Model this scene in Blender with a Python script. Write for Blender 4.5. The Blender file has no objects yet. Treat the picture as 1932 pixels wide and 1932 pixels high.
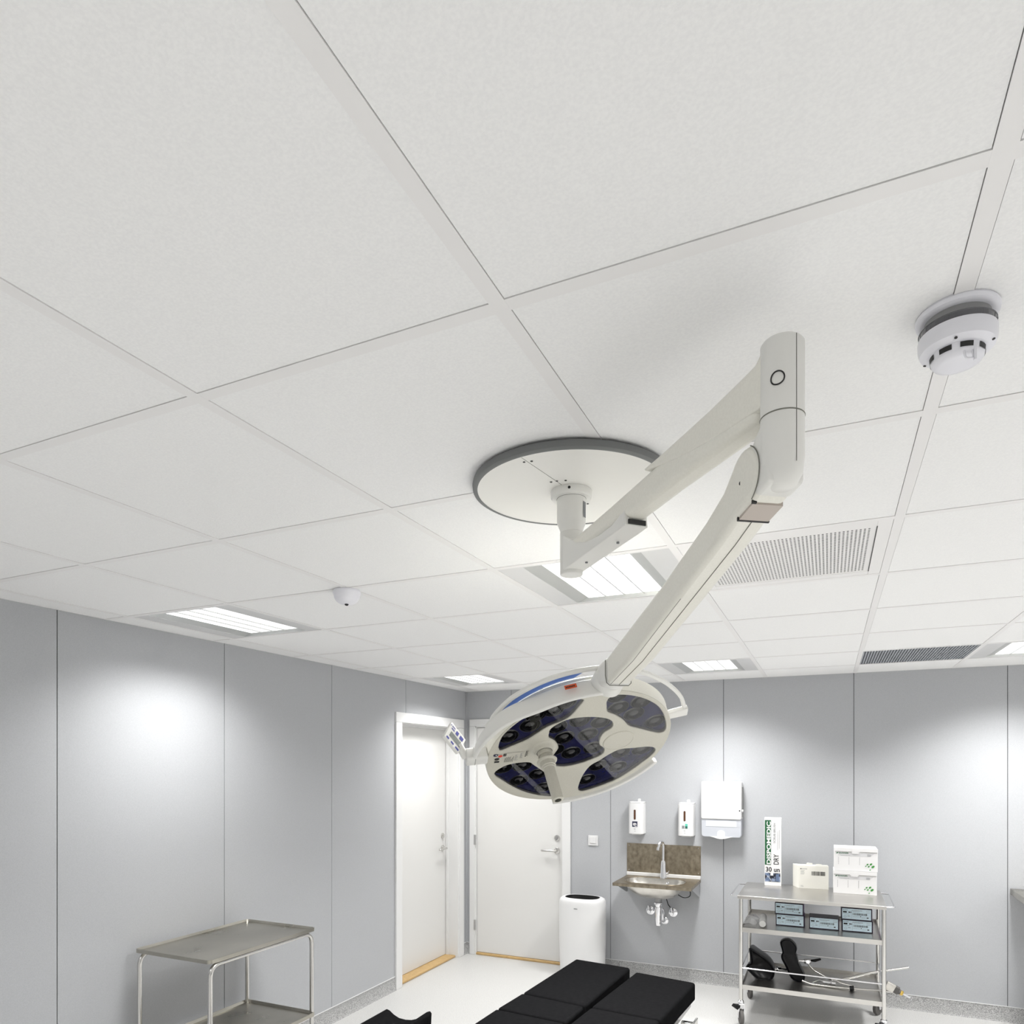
import bpy, bmesh, math, random
from mathutils import Vector, Matrix
from mathutils import geometry as mgeo

random.seed(7)
SC = bpy.context.scene
COL = SC.collection
PI = math.pi

# ---------------------------------------------------------------- camera
YAW = 0.427928
CAM = Vector((0.0, 0.0, 1.698))
cd = bpy.data.cameras.new('camera')
cd.sensor_width = 36.0
cd.lens = 1310.46 / 1932 * 36.0
cd.shift_y = (1443.0 - 966.0) / 1932
cd.clip_start = 0.02
cam = bpy.data.objects.new('camera', cd)
cam.location = CAM
cam.rotation_euler = (PI / 2, 0, YAW)
COL.objects.link(cam)
SC.camera = cam

# ---------------------------------------------------------------- world, exposure
w = bpy.data.worlds.new('world'); SC.world = w; w.use_nodes = True
w.node_tree.nodes['Background'].inputs[0].default_value = (0.8, 0.85, 0.9, 1)
w.node_tree.nodes['Background'].inputs[1].default_value = 0.05
SC.view_settings.view_transform = 'Standard'
SC.view_settings.look = 'None'
SC.view_settings.gamma = 1.0
SC.view_settings.use_curve_mapping = False
SC.view_settings.exposure = 0.23
LAMP_W = 17.6          # watts of each ceiling luminaire
DIFF_E = 0.95           # glow of each diffuser

RIGHT = Vector((math.cos(YAW), math.sin(YAW), 0))
FWD = Vector((-math.sin(YAW), math.cos(YAW), 0))
UP = Vector((0, 0, 1))
ZT = 2.3555
XL, YB = -2.975, 5.53
XR, YF = 3.4, -1.75

# ---------------------------------------------------------------- materials
def mat(name, col, rough=0.5, metal=0.0, spec=0.5, coat=0.0, emit=0.0, alpha=1.0, trans=0.0):
    m = bpy.data.materials.new(name); m.use_nodes = True
    b = m.node_tree.nodes['Principled BSDF']
    b.inputs['Base Color'].default_value = (*col, 1)
    b.inputs['Roughness'].default_value = rough
    b.inputs['Metallic'].default_value = metal
    b.inputs['Specular IOR Level'].default_value = spec
    b.inputs['Coat Weight'].default_value = coat
    b.inputs['Coat Roughness'].default_value = 0.03
    b.inputs['Alpha'].default_value = alpha
    b.inputs['Transmission Weight'].default_value = trans
    if emit:
        b.inputs['Emission Color'].default_value = (*col, 1)
        b.inputs['Emission Strength'].default_value = emit
    return m

def speckle(m, c1, c2, scale, lo=0.4, hi=0.6, detail=2.0, stretch=(1, 1, 1), rough=None, bump=0.0, third=None):
    """noise driven colour between c1 and c2, in object space"""
    nt = m.node_tree; N = nt.nodes; L = nt.links
    b = N['Principled BSDF']
    tc = N.new('ShaderNodeTexCoord'); mp = N.new('ShaderNodeMapping')
    mp.inputs['Scale'].default_value = stretch
    L.new(tc.outputs['Object'], mp.inputs[0])
    no = N.new('ShaderNodeTexNoise'); no.inputs['Scale'].default_value = scale
    no.inputs['Detail'].default_value = detail
    L.new(mp.outputs[0], no.inputs[0])
    cr = N.new('ShaderNodeValToRGB')
    cr.color_ramp.elements[0].position = lo; cr.color_ramp.elements[0].color = (*c1, 1)
    cr.color_ramp.elements[1].position = hi; cr.color_ramp.elements[1].color = (*c2, 1)
    if third:
        e = cr.color_ramp.elements.new(third[0]); e.color = (*third[1], 1)
    L.new(no.outputs['Fac'], cr.inputs[0])
    L.new(cr.outputs[0], b.inputs['Base Color'])
    if rough:
        mr = N.new('ShaderNodeMapRange')
        mr.inputs[1].default_value = 0.3; mr.inputs[2].default_value = 0.7
        mr.inputs[3].default_value = rough[0]; mr.inputs[4].default_value = rough[1]
        L.new(no.outputs['Fac'], mr.inputs[0]); L.new(mr.outputs[0], b.inputs['Roughness'])
    if bump:
        bp = N.new('ShaderNodeBump'); bp.inputs['Strength'].default_value = bump
        bp.inputs['Distance'].default_value = 0.002
        L.new(no.outputs['Fac'], bp.inputs['Height']); L.new(bp.outputs[0], b.inputs['Normal'])
    return m

M = {}
M['tile'] = speckle(mat('ceiling_tile', (.83, .83, .825), .95), (.87, .87, .87), (.91, .91, .905), 240, .35, .65, 3, bump=.25)
M['tbar'] = mat('ceiling_bar', (.855, .845, .84), .5)
M['gap'] = mat('shadow_gap', (.10, .10, .10), .9)
M['wall'] = speckle(mat('wall_panel', (.56, .57, .585), .55), (.425, .435, .452), (.475, .485, .503), 420, .35, .65, 2, rough=(.45, .62), bump=.12)
M['joint'] = mat('wall_joint', (.07, .07, .075), .8)
M['floor'] = speckle(mat('vinyl_floor', (.74, .735, .72), .42), (.43, .425, .415), (.61, .607, .595), 230, .38, .52, 3, rough=(.33, .45))
M['base'] = speckle(mat('vinyl_skirting', (.38, .38, .38), .55), (.22, .22, .22), (.54, .54, .535), 210, .38, .62, 3)
M['bead'] = mat('skirting_bead', (.72, .72, .72), .4)
M['doorw'] = mat('door_white', (.72, .715, .70), .42)
M['trimw'] = mat('trim_white', (.76, .76, .755), .35)
M['wood'] = speckle(mat('oak', (.62, .42, .18), .45), (.44, .28, .11), (.62, .43, .20), 30, .35, .65, 4, stretch=(1, 14, 14))
M['steel'] = speckle(mat('brushed_steel', (.58, .56, .53), .3, 1.0), (.54, .525, .50), (.62, .605, .58), 3, .3, .7, 3, stretch=(1, 1.5, 3), rough=(.27, .34))
M['steelw'] = speckle(mat('worn_steel', (.40, .385, .33), .36, 1.0), (.36, .345, .30), (.50, .48, .43), 3.2, .3, .7, 4, stretch=(1.5, 1, 1), rough=(.26, .36))
M['steelb'] = speckle(mat('brown_steel', (.28, .24, .18), .4, 1.0), (.23, .195, .145), (.40, .35, .27), 26, .3, .7, 8, stretch=(1.4, 1, 1), rough=(.38, .5))
M['bowl'] = speckle(mat('bowl_steel', (.62, .6, .56), .33, 1.0), (.56, .54, .5), (.70, .68, .64), 12, .35, .65, 4, rough=(.26, .38))
M['chrome'] = mat('chrome', (.82, .82, .84), .06, 1.0)
M['alu'] = mat('dull_aluminium', (.55, .55, .55), .35, 1.0)
M['chromed'] = mat('satin_chrome', (.62, .61, .59), .2, 1.0)
M['pads'] = speckle(mat('black_upholstery', (.012, .012, .013), .6, spec=0.0), (.0075, .0075, .008), (.0095, .0095, .010), 60, .35, .65, 3, rough=(.55, .68), bump=.02)
M['black'] = mat('black_plastic', (.006, .006, .007), .4, spec=.25)
M['blackg'] = mat('black_moulded_rubber', (.005, .005, .006), .3, spec=.22)
M['grey'] = mat('grey_plastic', (.30, .30, .30), .5)
M['rubber'] = mat('dark_tyre', (.10, .095, .09), .6)
M['cream'] = speckle(mat('cream_enamel', (.66, .645, .575), .38), (.84, .825, .75), (.88, .865, .79), 260, .3, .7, 2, rough=(.34, .42))
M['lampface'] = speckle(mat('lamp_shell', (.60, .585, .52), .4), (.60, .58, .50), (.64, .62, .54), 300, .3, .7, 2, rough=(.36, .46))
M['cream2'] = mat('light_enamel', (.83, .825, .79), .32)
M['plate'] = mat('mounting_plate_enamel', (.88, .87, .83), .35)
M['edge'] = mat('grey_edge_band', (.17, .175, .175), .5)
M['navy'] = speckle(mat('navy_reflector_board', (.028, .030, .115), .12, coat=.6), (.022, .024, .095), (.036, .038, .14), 20, .3, .7, 2)
M['lens'] = mat('dark_lens', (.006, .006, .007), .05, spec=.55)
M['lensr'] = mat('lens_rim', (.09, .09, .105), .15, spec=.8)
M['blue'] = mat('blue_seal', (.15, .29, .76), .4)
M['label_w'] = mat('label_white', (.78, .78, .77), .5)
M['white'] = mat('white_plastic', (.75, .75, .75), .3)
M['whiteb'] = mat('bluish_white_plastic', (.80, .80, .85), .3)
M['smoke'] = mat('frosted_plastic', (.56, .58, .625), .25, alpha=.93)
M['towel'] = mat('folded_towels', (.62, .64, .67), .8)
M['grille'] = mat('dark_grille', (.36, .38, .41), .6)
M['hole'] = mat('perforation_dark', (.09, .09, .09), .9)
M['lit'] = mat('luminaire_diffuser', (1, 1, 1), .5, emit=DIFF_E)
M['reflector'] = mat('luminaire_reflector', (.55, .56, .55), .3, .35)
M['lightframe'] = mat('luminaire_frame', (.72, .72, .72), .35, .2)
M['carton'] = mat('white_carton', (.76, .755, .755), .55)
M['cartonc'] = mat('cream_carton', (.74, .73, .675), .6)
M['green'] = mat('print_green', (.01, .10, .035), .5)
M['leaf'] = mat('print_leaf_green', (.05, .27, .05), .5)
M['ink'] = mat('print_black', (.012, .012, .012), .5)
M['inkg'] = mat('print_grey', (.22, .23, .24), .5)
M['photo'] = speckle(mat('photo_print', (.10, .13, .2), .4), (.01, .012, .02), (.26, .32, .45), 38, .42, .62, 2)
M['sutbox'] = mat('dark_violet_carton', (.012, .006, .022), .45)
M['violet'] = mat('violet_carton_edge', (.12, .012, .22), .45)
M['sutlab'] = mat('pale_blue_label', (.70, .86, .95), .5)
M['red'] = mat('print_red', (.75, .06, .03), .5)
M['orange'] = mat('orange_sticker', (.72, .10, .02), .5)
M['soap'] = mat('amber_window', (.10, .045, .025), .2)
M['teal'] = mat('print_teal', (.10, .50, .38), .5)
M['navyp'] = mat('print_navy', (.02, .02, .06), .5)
M['brass'] = mat('brass', (.72, .50, .13), .22, 1.0)
M['lcd'] = mat('lcd_grey', (.22, .24, .23), .3)
M['key'] = mat('key_blue', (.07, .08, .34), .4)
M['pinkish'] = mat('dull_lining', (.50, .44, .39), .35)
M['wrap'] = mat('clear_wrap', (.80, .80, .80), .18, alpha=.38)
M['roll'] = mat('roll_white', (.78, .78, .76), .7)
M['seam'] = mat('seam_dark', (.20, .20, .17), .7)

# glass over the lamp windows: clear with a fresnel sheen
g = bpy.data.materials.new('window_glass'); g.use_nodes = True
nt = g.node_tree; nt.nodes.clear()
o_ = nt.nodes.new('ShaderNodeOutputMaterial'); mx = nt.nodes.new('ShaderNodeMixShader')
tr = nt.nodes.new('ShaderNodeBsdfTransparent'); gl = nt.nodes.new('ShaderNodeBsdfGlossy')
fr = nt.nodes.new('ShaderNodeFresnel'); fr.inputs[0].default_value = 1.5
gl.inputs['Roughness'].default_value = 0.02
nt.links.new(fr.outputs[0], mx.inputs[0]); nt.links.new(tr.outputs[0], mx.inputs[1])
nt.links.new(gl.outputs[0], mx.inputs[2]); nt.links.new(mx.outputs[0], o_.inputs[0])
M['glass'] = g

# ---------------------------------------------------------------- builders
def link(o):
    COL.objects.link(o); return o

def thing(name, label, cat, loc=(0, 0, 0), group=None, kind=None, rz=0):
    o = link(bpy.data.objects.new(name, None)); o.location = loc; o.rotation_euler = (0, 0, rz)
    o.empty_display_size = .05
    if label: o['label'] = label
    if cat: o['category'] = cat
    if group: o['group'] = group
    if kind: o['kind'] = kind
    return o

def rootloc(p):
    v = Vector((0, 0, 0))
    while p is not None:
        v = v + Vector(p.location); p = p.parent
    return v

def finish(name, me, m, parent=None, bevel=0, seg=2, local=False, smooth=40, label=None):
    """mesh given in world coordinates (or local=True: in the coordinates of its parent)"""
    if parent is not None and not local:
        me.transform(Matrix.Translation(-rootloc(parent)))
    if len(me.materials): me.materials.clear()
    for x in (m if isinstance(m, (list, tuple)) else [m]): me.materials.append(x)
    for p in me.polygons: p.use_smooth = True
    try: me.set_sharp_from_angle(angle=math.radians(smooth))
    except Exception: pass
    o = link(bpy.data.objects.new(name, me))
    if parent is not None: o.parent = parent
    if bevel:
        md = o.modifiers.new('bevel', 'BEVEL'); md.width = bevel; md.segments = seg
        md.limit_method = 'ANGLE'; md.angle_limit = math.radians(35)
        md.harden_normals = False
    if label: o['label'] = label
    return o

def part(name, bm, m, parent=None, **k):
    me = bpy.data.meshes.new(name); bmesh.ops.recalc_face_normals(bm, faces=bm.faces)
    bm.to_mesh(me); bm.free()
    return finish(name, me, m, parent, **k)

def B(): return bmesh.new()

def frame(o, x, y, z):
    """matrix with origin o and axes x, y, z"""
    m = Matrix((x, y, z)).transposed().to_4x4(); m.translation = Vector(o); return m

def zalign(d, up=Vector((0, 0, 1))):
    d = Vector(d).normalized()
    a = up if abs(d.dot(up)) < .98 else Vector((1, 0, 0))
    x = a.cross(d).normalized(); y = d.cross(x)
    return x, y, d

def box(bm, a, b, mi=0, mtx=None):
    (x0, y0, z0), (x1, y1, z1) = a, b
    vs = [bm.verts.new(Vector(p)) for p in ((x0, y0, z0), (x1, y0, z0), (x1, y1, z0), (x0, y1, z0), (x0, y0, z1), (x1, y0, z1), (x1, y1, z1), (x0, y1, z1))]
    if mtx is not None:
        for v in vs: v.co = mtx @ v.co
    for f in ((3, 2, 1, 0), (4, 5, 6, 7), (0, 1, 5, 4), (1, 2, 6, 5), (2, 3, 7, 6), (3, 0, 4, 7)):
        fc = bm.faces.new([vs[i] for i in f]); fc.material_index = mi
    return vs

def lathe(bm, prof, o=(0, 0, 0), axis=(0, 0, 1), n=40, mi=0, cap=True, mtx=None):
    """prof: (radius, height) along axis"""
    x, y, d = zalign(axis); o = Vector(o)
    if mtx is None: mtx = frame(o, x, y, d)
    rings = []
    for r, h in prof:
        if r < 1e-6: rings.append([bm.verts.new(mtx @ Vector((0, 0, h)))])
        else: rings.append([bm.verts.new(mtx @ Vector((r * math.cos(2 * PI * i / n), r * math.sin(2 * PI * i / n), h))) for i in range(n)])
    for a, b in zip(rings, rings[1:]):
        for i in range(n):
            j = (i + 1) % n
            if len(a) == 1 and len(b) == 1: continue
            if len(a) == 1: f = bm.faces.new((a[0], b[i], b[j]))
            elif len(b) == 1: f = bm.faces.new((a[i], b[0], a[j]))
            else: f = bm.faces.new((a[i], b[i], b[j], a[j]))
            f.material_index = mi
    if cap:
        for r in (rings[0], rings[-1]):
            if len(r) > 2:
                f = bm.faces.new(r); f.material_index = mi
    return bm

def cyl(bm, p, q, r, n=20, mi=0, r2=None):
    p, q = Vector(p), Vector(q); L = (q - p).length
    return lathe(bm, [(r, 0), (r if r2 is None else r2, L)], p, q - p, n, mi)

def rounded_path(pts, rad, closed=False, seg=6):
    pts = [Vector(p) for p in pts]; out = []
    N = len(pts)
    for i, p in enumerate(pts):
        if not closed and i in (0, N - 1): out.append(p); continue
        a, b = pts[i - 1], pts[(i + 1) % N]
        u, v = (a - p), (b - p); r = min(rad, u.length * .49, v.length * .49)
        u.normalize(); v.normalize()
        for k in range(seg + 1):
            t = k / seg
            out.append((p + u * r) * (1 - t) ** 2 + p * 2 * t * (1 - t) + (p + v * r) * t ** 2)
    return out

def tube(bm, pts, r, n=12, closed=False, mi=0, radii=None, cap=True):
    pts = [Vector(p) for p in pts]; N = len(pts); rings = []; prev = None
    for i, p in enumerate(pts):
        if closed: d = pts[(i + 1) % N] - pts[i - 1]
        else: d = pts[min(i + 1, N - 1)] - pts[max(i - 1, 0)]
        d.normalize()
        if prev is None: x, y, _ = zalign(d)
        else:
            x = prev - d * prev.dot(d); x.normalize(); y = d.cross(x)
        prev = x; rr = radii[i] if radii else r
        rings.append([bm.verts.new(p + (x * math.cos(2 * PI * k / n) + y * math.sin(2 * PI * k / n)) * rr) for k in range(n)])
    m = N if closed else N - 1
    for i in range(m):
        a, b = rings[i], rings[(i + 1) % N]
        for k in range(n):
            f = bm.faces.new((a[k], a[(k + 1) % n], b[(k + 1) % n], b[k])); f.material_index = mi
    if not closed and cap:
        bm.faces.new(rings[0]).material_index = mi; bm.faces.new(rings[-1]).material_index = mi
    return bm

def prism(bm, poly, h0, h1, mtx=None, mi=0):
    """polygon (x, y) extruded from h0 to h1 along the local z"""
    mtx = mtx or Matrix()
    a = [bm.verts.new(mtx @ Vector((x, y, h0))) for x, y in poly]
    b = [bm.verts.new(mtx @ Vector((x, y, h1))) for x, y in poly]
    n = len(poly)
    bm.faces.new(a[::-1]).material_index = mi; bm.faces.new(b).material_index = mi
    for i in range(n):
        j = (i + 1) % n
        bm.faces.new((a[i], a[j], b[j], b[i])).material_index = mi
    return bm

def rrect(x0, y0, x1, y1, r, seg=5):
    out = []
    for cx, cy, a0 in ((x1 - r, y1 - r, 0), (x0 + r, y1 - r, 90), (x0 + r, y0 + r, 180), (x1 - r, y0 + r, 270)):
        for k in range(seg + 1):
            a = math.radians(a0 + 90 * k / seg); out.append((cx + r * math.cos(a), cy + r * math.sin(a)))
    return out

def text_mesh(body, ll, right, up, w, h, parent, m, name='lettering', bold=0.0, out=0.0008, local=False):
    """flat lettering fitted to a w x h rectangle whose lower-left corner is ll"""
    cu = bpy.data.curves.new('t', 'FONT'); cu.body = body; cu.size = 1; cu.offset = bold; cu.resolution_u = 3
    ob = bpy.data.objects.new('t', cu); COL.objects.link(ob)
    dg = bpy.context.evaluated_depsgraph_get(); dg.update()
    me = bpy.data.meshes.new_from_object(ob.evaluated_get(dg))
    bpy.data.objects.remove(ob)
    xs = [v.co.x for v in me.vertices]; ys = [v.co.y for v in me.vertices]
    sx, sy = w / (max(xs) - min(xs)), h / (max(ys) - min(ys)); x0, y0 = min(xs), min(ys)
    R, U = Vector(right).normalized(), Vector(up).normalized(); Nn = R.cross(U)
    for v in me.vertices:
        v.co = Vector(ll) + R * (v.co.x - x0) * sx + U * (v.co.y - y0) * sy + Nn * out
    return finish(name, me, m, parent, local=local)

def quad(bm, ll, R, U, x, y, w, h, out=.0006, mi=0):
    R, U, ll = Vector(R), Vector(U), Vector(ll); n = R.cross(U)
    p = [ll + R * a + U * b + n * out for a, b in ((x, y), (x + w, y), (x + w, y + h), (x, y + h))]
    bm.faces.new([bm.verts.new(q) for q in p]).material_index = mi

def barcode(bm, ll, R, U, x, y, w, h, rnd, mi=0, out=.0006):
    t = 0
    while t < w * .97:
        a = rnd.choice((.012, .02, .035)) * w; quad(bm, ll, R, U, x + t, y, min(a, w - t), h, out, mi)
        t += a + rnd.choice((.012, .022, .03)) * w

def smooth_poly(pts, sub=4):
    out = []; n = len(pts)
    for i in range(n):
        p0, p1, p2, p3 = (Vector(pts[(i + k - 1) % n]) for k in range(4))
        for s in range(sub):
            t = s / sub
            out.append(.5 * ((2 * p1) + (p2 - p0) * t + (2 * p0 - 5 * p1 + 4 * p2 - p3) * t * t + (3 * p1 - p0 - 3 * p2 + p3) * t ** 3))
    return [(v.x, v.y) for v in out]

def filled(outer, holes, th, bevel=0.0):
    """plate with holes in the local xy plane, thickness 2*th, through a 2D curve"""
    cu = bpy.data.curves.new('c', 'CURVE'); cu.dimensions = '2D'; cu.fill_mode = 'BOTH'
    cu.extrude = th; cu.bevel_depth = bevel; cu.bevel_resolution = 2
    for poly in [outer] + holes:
        sp = cu.splines.new('POLY'); sp.points.add(len(poly) - 1); sp.use_cyclic_u = True
        for p, (x, y) in zip(sp.points, poly): p.co = (x, y, 0, 1)
    ob = bpy.data.objects.new('c', cu); COL.objects.link(ob)
    dg = bpy.context.evaluated_depsgraph_get(); dg.update()
    me = bpy.data.meshes.new_from_object(ob.evaluated_get(dg))
    bpy.data.objects.remove(ob)
    return me

def dup(root, loc=None, rz=None, label=None, group=None):
    r = root.copy(); link(r)
    if loc is not None: r.location = loc
    if rz is not None: r.rotation_euler = (0, 0, rz)
    if label: r['label'] = label
    if group: r['group'] = group
    for ch in list(root.children):
        c = ch.copy(); link(c); c.parent = r
        for q in list(ch.children):
            d = q.copy(); link(d); d.parent = c
    return r

def structure(o, **k):
    o['kind'] = 'structure'
    for a, b in k.items(): o[a] = b
    return o

# ================================================================ SETTING
bm = B(); box(bm, (XL - .3, YF - .2, -.06), (XR + .2, YB + .3, 0)); structure(part('floor', bm, M['floor']))

GX, GY = -0.429, 0.899       # a crossing of two ceiling bars
xs = [GX + .6 * i for i in range(-5, 8)]
ys = [GY + .6 * j for j in range(-7, 9)]
def special(i, j):            # cells that carry a fitting
    return (i, j) in CELLS
LIGHTS = [(-4, 2), (-1, 2), (2, 2), (-4, 6), (-1, 6), (2, 6), (-4, -2), (-1, -2), (2, -2), (-1, -4), (5, 2), (5, 6), (5, -2)]  # the one nearest the front wall is added to brighten the lamp arms
VENT, GRILLE = (0, 2), (1, 6)
CELLS = set(LIGHTS) | {VENT, GRILLE}
bm = B()
for i in range(-5, 7):
    for j in range(-7, 9):
        if special(i, j): continue
        x0, x1 = GX + .6 * i, GX + .6 * i + .6; y0, y1 = GY + .6 * j, GY + .6 * j + .6
        x0, x1, y0, y1 = max(x0, XL), min(x1, XR), max(y0, YF), min(y1, YB)
        if x1 - x0 < .03 or y1 - y0 < .03: continue
        box(bm, (x0 + .0130, y0 + .0130, ZT), (x1 - .0130, y1 - .0130, ZT + .018))
        box(bm, (x0 + .009, y0 + .009, ZT + .006), (x1 - .009, y1 - .009, ZT + .02), 1)
box(bm, (XL - .3, YF - .2, ZT + .16), (XR + .2, YB + .3, ZT + .2), 1)
ceil = structure(part('ceiling', bm, [M['tile'], M['gap']]))
bm = B()
for x in xs:
    if XL < x < XR: box(bm, (x - .012, YF, ZT - .0016), (x + .012, YB, ZT + .003))
for y in ys:
    if YF < y < YB: box(bm, (XL, y - .012, ZT - .0014), (XR, y + .012, ZT + .0028))
box(bm, (XL, YF, ZT - .001), (XL + .015, YB, ZT + .012)); box(bm, (XL, YB - .015, ZT - .001), (XR, YB, ZT + .012))
structure(part('trim_1', bm, M['tbar']), label='white metal grid of bars between the ceiling tiles')

# wall panels with dark joints
def wall(name, horiz, at, seams, lo, hi, hole, out):
    """horiz 'y': a wall on plane x=at with panels along y; out: direction (sign) away from the room"""
    bm = B(); e = sorted([lo] + [s for s in seams if lo < s < hi] + [hi])
    def bx(a, b, z0, z1, d0, d1, mi):
        q0, q1 = sorted((at + out * d0, at + out * d1))
        if horiz == 'y': box(bm, (q0, a, z0), (q1, b, z1), mi)
        else: box(bm, (a, q0, z0), (b, q1, z1), mi)
    for a, b in zip(e, e[1:]):
        a += .0020; b -= .0020
        if hole and a < hole[1] and b > hole[0]:
            if a < hole[0]: bx(a, hole[0], 0, ZT + .02, 0, .05, 0)
            if b > hole[1]: bx(hole[1], b, 0, ZT + .02, 0, .05, 0)
            bx(max(a, hole[0]), min(b, hole[1]), hole[2], ZT + .02, 0, .05, 0)
        else: bx(a, b, 0, ZT + .02, 0, .05, 0)
    for s in seams:
        if lo < s < hi:
            z0 = hole[2] if hole and hole[0] < s < hole[1] else 0
            bx(s - .003, s + .003, z0, ZT, .0035, .04, 1)
    return structure(part(name, bm, [M['wall'], M['joint']]))
wall('wall_left', 'y', XL, [-1.7, -.807, .088, .983, 1.878, 2.773, 3.665, 4.545], YF, YB, (4.47, 5.39, 2.03), -1)
wall('wall_back', 'x', YB, [-2.53, -1.632, -.736, .163, 1.074, 1.97, 2.87], XL, XR, (-2.885, -2.045, 2.045), 1)
bm = B(); box(bm, (XR, YF, 0), (XR + .1, YB, ZT + .02)); structure(part('wall_right', bm, M['trimw']))  # out of view, made white to bounce light into the room
bm = B(); box(bm, (XL, YF - .1, 0), (XR, YF, ZT + .02)); structure(part('wall_front', bm, M['trimw']))  # out of view, brought close and made white to bounce light onto the arms
# corner strip
bm = B(); box(bm, (XL, YB - .012, .1), (XL + .012, YB, ZT - .002)); structure(part('trim_2', bm, M['wall'], bevel=.004), label='narrow grey strip in the corner of the walls')

def skirting(name, runs):
    bm = B()
    for hz, a, b in runs:
        if hz == 'y': # left wall
            prism(bm, [(0, 0), (.016, 0), (.006, .012), (.004, .1), (0, .1)], a, b, frame((XL, 0, 0), Vector((1, 0, 0)), Vector((0, 0, 1)), Vector((0, 1, 0))))
            box(bm, (XL, a, .1), (XL + .006, b, .104), 1)
        else:
            prism(bm, [(0, 0), (.016, 0), (.006, .012), (.004, .1), (0, .1)], a, b, frame((0, YB, 0), Vector((0, -1, 0)), Vector((0, 0, 1)), Vector((1, 0, 0))))
            box(bm, (a, YB - .006, .1), (b, YB, .104), 1)
    return structure(part(name, bm, [M['base'], M['bead']]))
skirting('baseboard_left', [('y', YF, 4.394), ('y', 5.464, YB)])
skirting('baseboard_back', [('x', XL, -2.94), ('x', -1.976, XR)])

# doors -----------------------------------------------------------
def lever(parent, p, out, along, L=.12):
    """lever handle: rose, neck and a rounded bar; p on the leaf face"""
    out, along, p = Vector(out), Vector(along), Vector(p)
    bm = B(); lathe(bm, [(.0, 0), (.026, 0), (.026, .007), (.023, .009), (0, .009)], p, out, 28)
    tube(bm, rounded_path([p + out * .005, p + out * .05, p + out * .05 + along * (L - .0), p + out * .04 + along * (L + .004)], .018), .0095, 12)
    return part('door_handle', bm, M['chromed'], parent)
def lockrose(parent, p, out):
    bm = B(); lathe(bm, [(0, 0), (.025, 0), (.025, .008), (.021, .010), (.009, .010), (.009, .012), (0, .012)], p, out, 28)
    return part('lock', bm, M['chromed'], parent)

d1 = thing('door_1', 'white door set deep in the left wall', None, (XL, 4.93, 0), kind='structure')
bm = B(); box(bm, (XL - .155, 4.497, .022), (XL - .115, 5.362, 2.015)); part('door_leaf', bm, M['doorw'], d1, bevel=.002)
bm = B()
for a, b in ((4.396, 4.474), (5.386, 5.462)): box(bm, (XL - .001, a, 0), (XL + .014, b, 2.022))
box(bm, (XL - .001, 4.396, 2.022), (XL + .014, 5.462, 2.098))
part('casing', bm, M['trimw'], d1, bevel=.003)
bm = B()
box(bm, (XL - .16, 4.470, 0), (XL + .004, 4.492, 2.04)); box(bm, (XL - .16, 5.368, 0), (XL + .004, 5.390, 2.04)); box(bm, (XL - .16, 4.47, 2.018), (XL + .004, 5.39, 2.04))
box(bm, (XL - .112, 4.492, 0), (XL - .09, 4.506, 2.018)); box(bm, (XL - .112, 5.354, 0), (XL - .09, 5.368, 2.018)); box(bm, (XL - .112, 4.492, 2.004), (XL - .09, 5.368, 2.018))
part('door_jamb', bm, M['trimw'], d1, bevel=.0015)
bm = B(); box(bm, (XL - .16, 4.492, 0), (XL - .02, 5.368, .02)); part('threshold', bm, M['wood'], d1, bevel=.006, label='oak threshold')
lever(d1, (XL - .115, 5.30, .968), (1, 0, 0), (0, -1, 0)); lockrose(d1, (XL - .115, 5.30, 1.075), (1, 0, 0))

d2 = thing('door_2', 'white door in the back wall', None, (-2.46, YB, 0), kind='structure')
bm = B(); box(bm, (-2.872, YB + .012, .022), (-2.060, YB + .052, 2.03)); part('door_leaf', bm, M['doorw'], d2, bevel=.002)
bm = B()
for a, b in ((-2.938, -2.882), (-2.052, -1.978)): box(bm, (a, YB - .014, 0), (b, YB + .001, 2.042))
box(bm, (-2.938, YB - .014, 2.042), (-1.978, YB + .001, 2.106))
part('casing', bm, M['trimw'], d2, bevel=.003)
bm = B(); box(bm, (-2.885, YB - .004, 0), (-2.874, YB + .13, 2.045)); box(bm, (-2.057, YB - .004, 0), (-2.045, YB + .13, 2.045)); box(bm, (-2.885, YB - .004, 2.033), (-2.045, YB + .13, 2.045))
part('door_jamb', bm, M['trimw'], d2)
bm = B(); box(bm, (-2.874, YB - .008, 0), (-2.057, YB + .12, .02)); part('threshold', bm, M['wood'], d2, bevel=.004, label='oak threshold')
lever(d2, (-2.106, YB + .012, .968), (0, -1, 0), (-1, 0, 0)); lockrose(d2, (-2.106, YB + .012, 1.076), (0, -1, 0))
for z in (.268, 1.028, 1.80):
    bm = B(); cyl(bm, (-2.877, YB - .012, z - .045), (-2.877, YB - .012, z - .002), .008, 14); cyl(bm, (-2.877, YB - .012, z + .002), (-2.877, YB - .012, z + .045), .008, 14)
    box(bm, (-2.893, YB - .016, z - .045), (-2.877, YB - .013, z + .045)); part('hinge', bm, M['alu'], d2)
bm = B(); box(bm, (-2.0575, YB + .004, .95), (-2.0545, YB + .008, 1.09)); part('strike_plate', bm, M['chromed'], d2)
# solid dark boxes stand in for the shade behind the leaves
bm = B(); box(bm, (XL - .30, 4.40, -.01), (XL - .17, 5.46, 2.2)); box(bm, (-2.95, YB + .14, -.01), (-1.95, YB + .2, 2.2)); structure(part('door_shade_box', bm, M['gap']))

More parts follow.
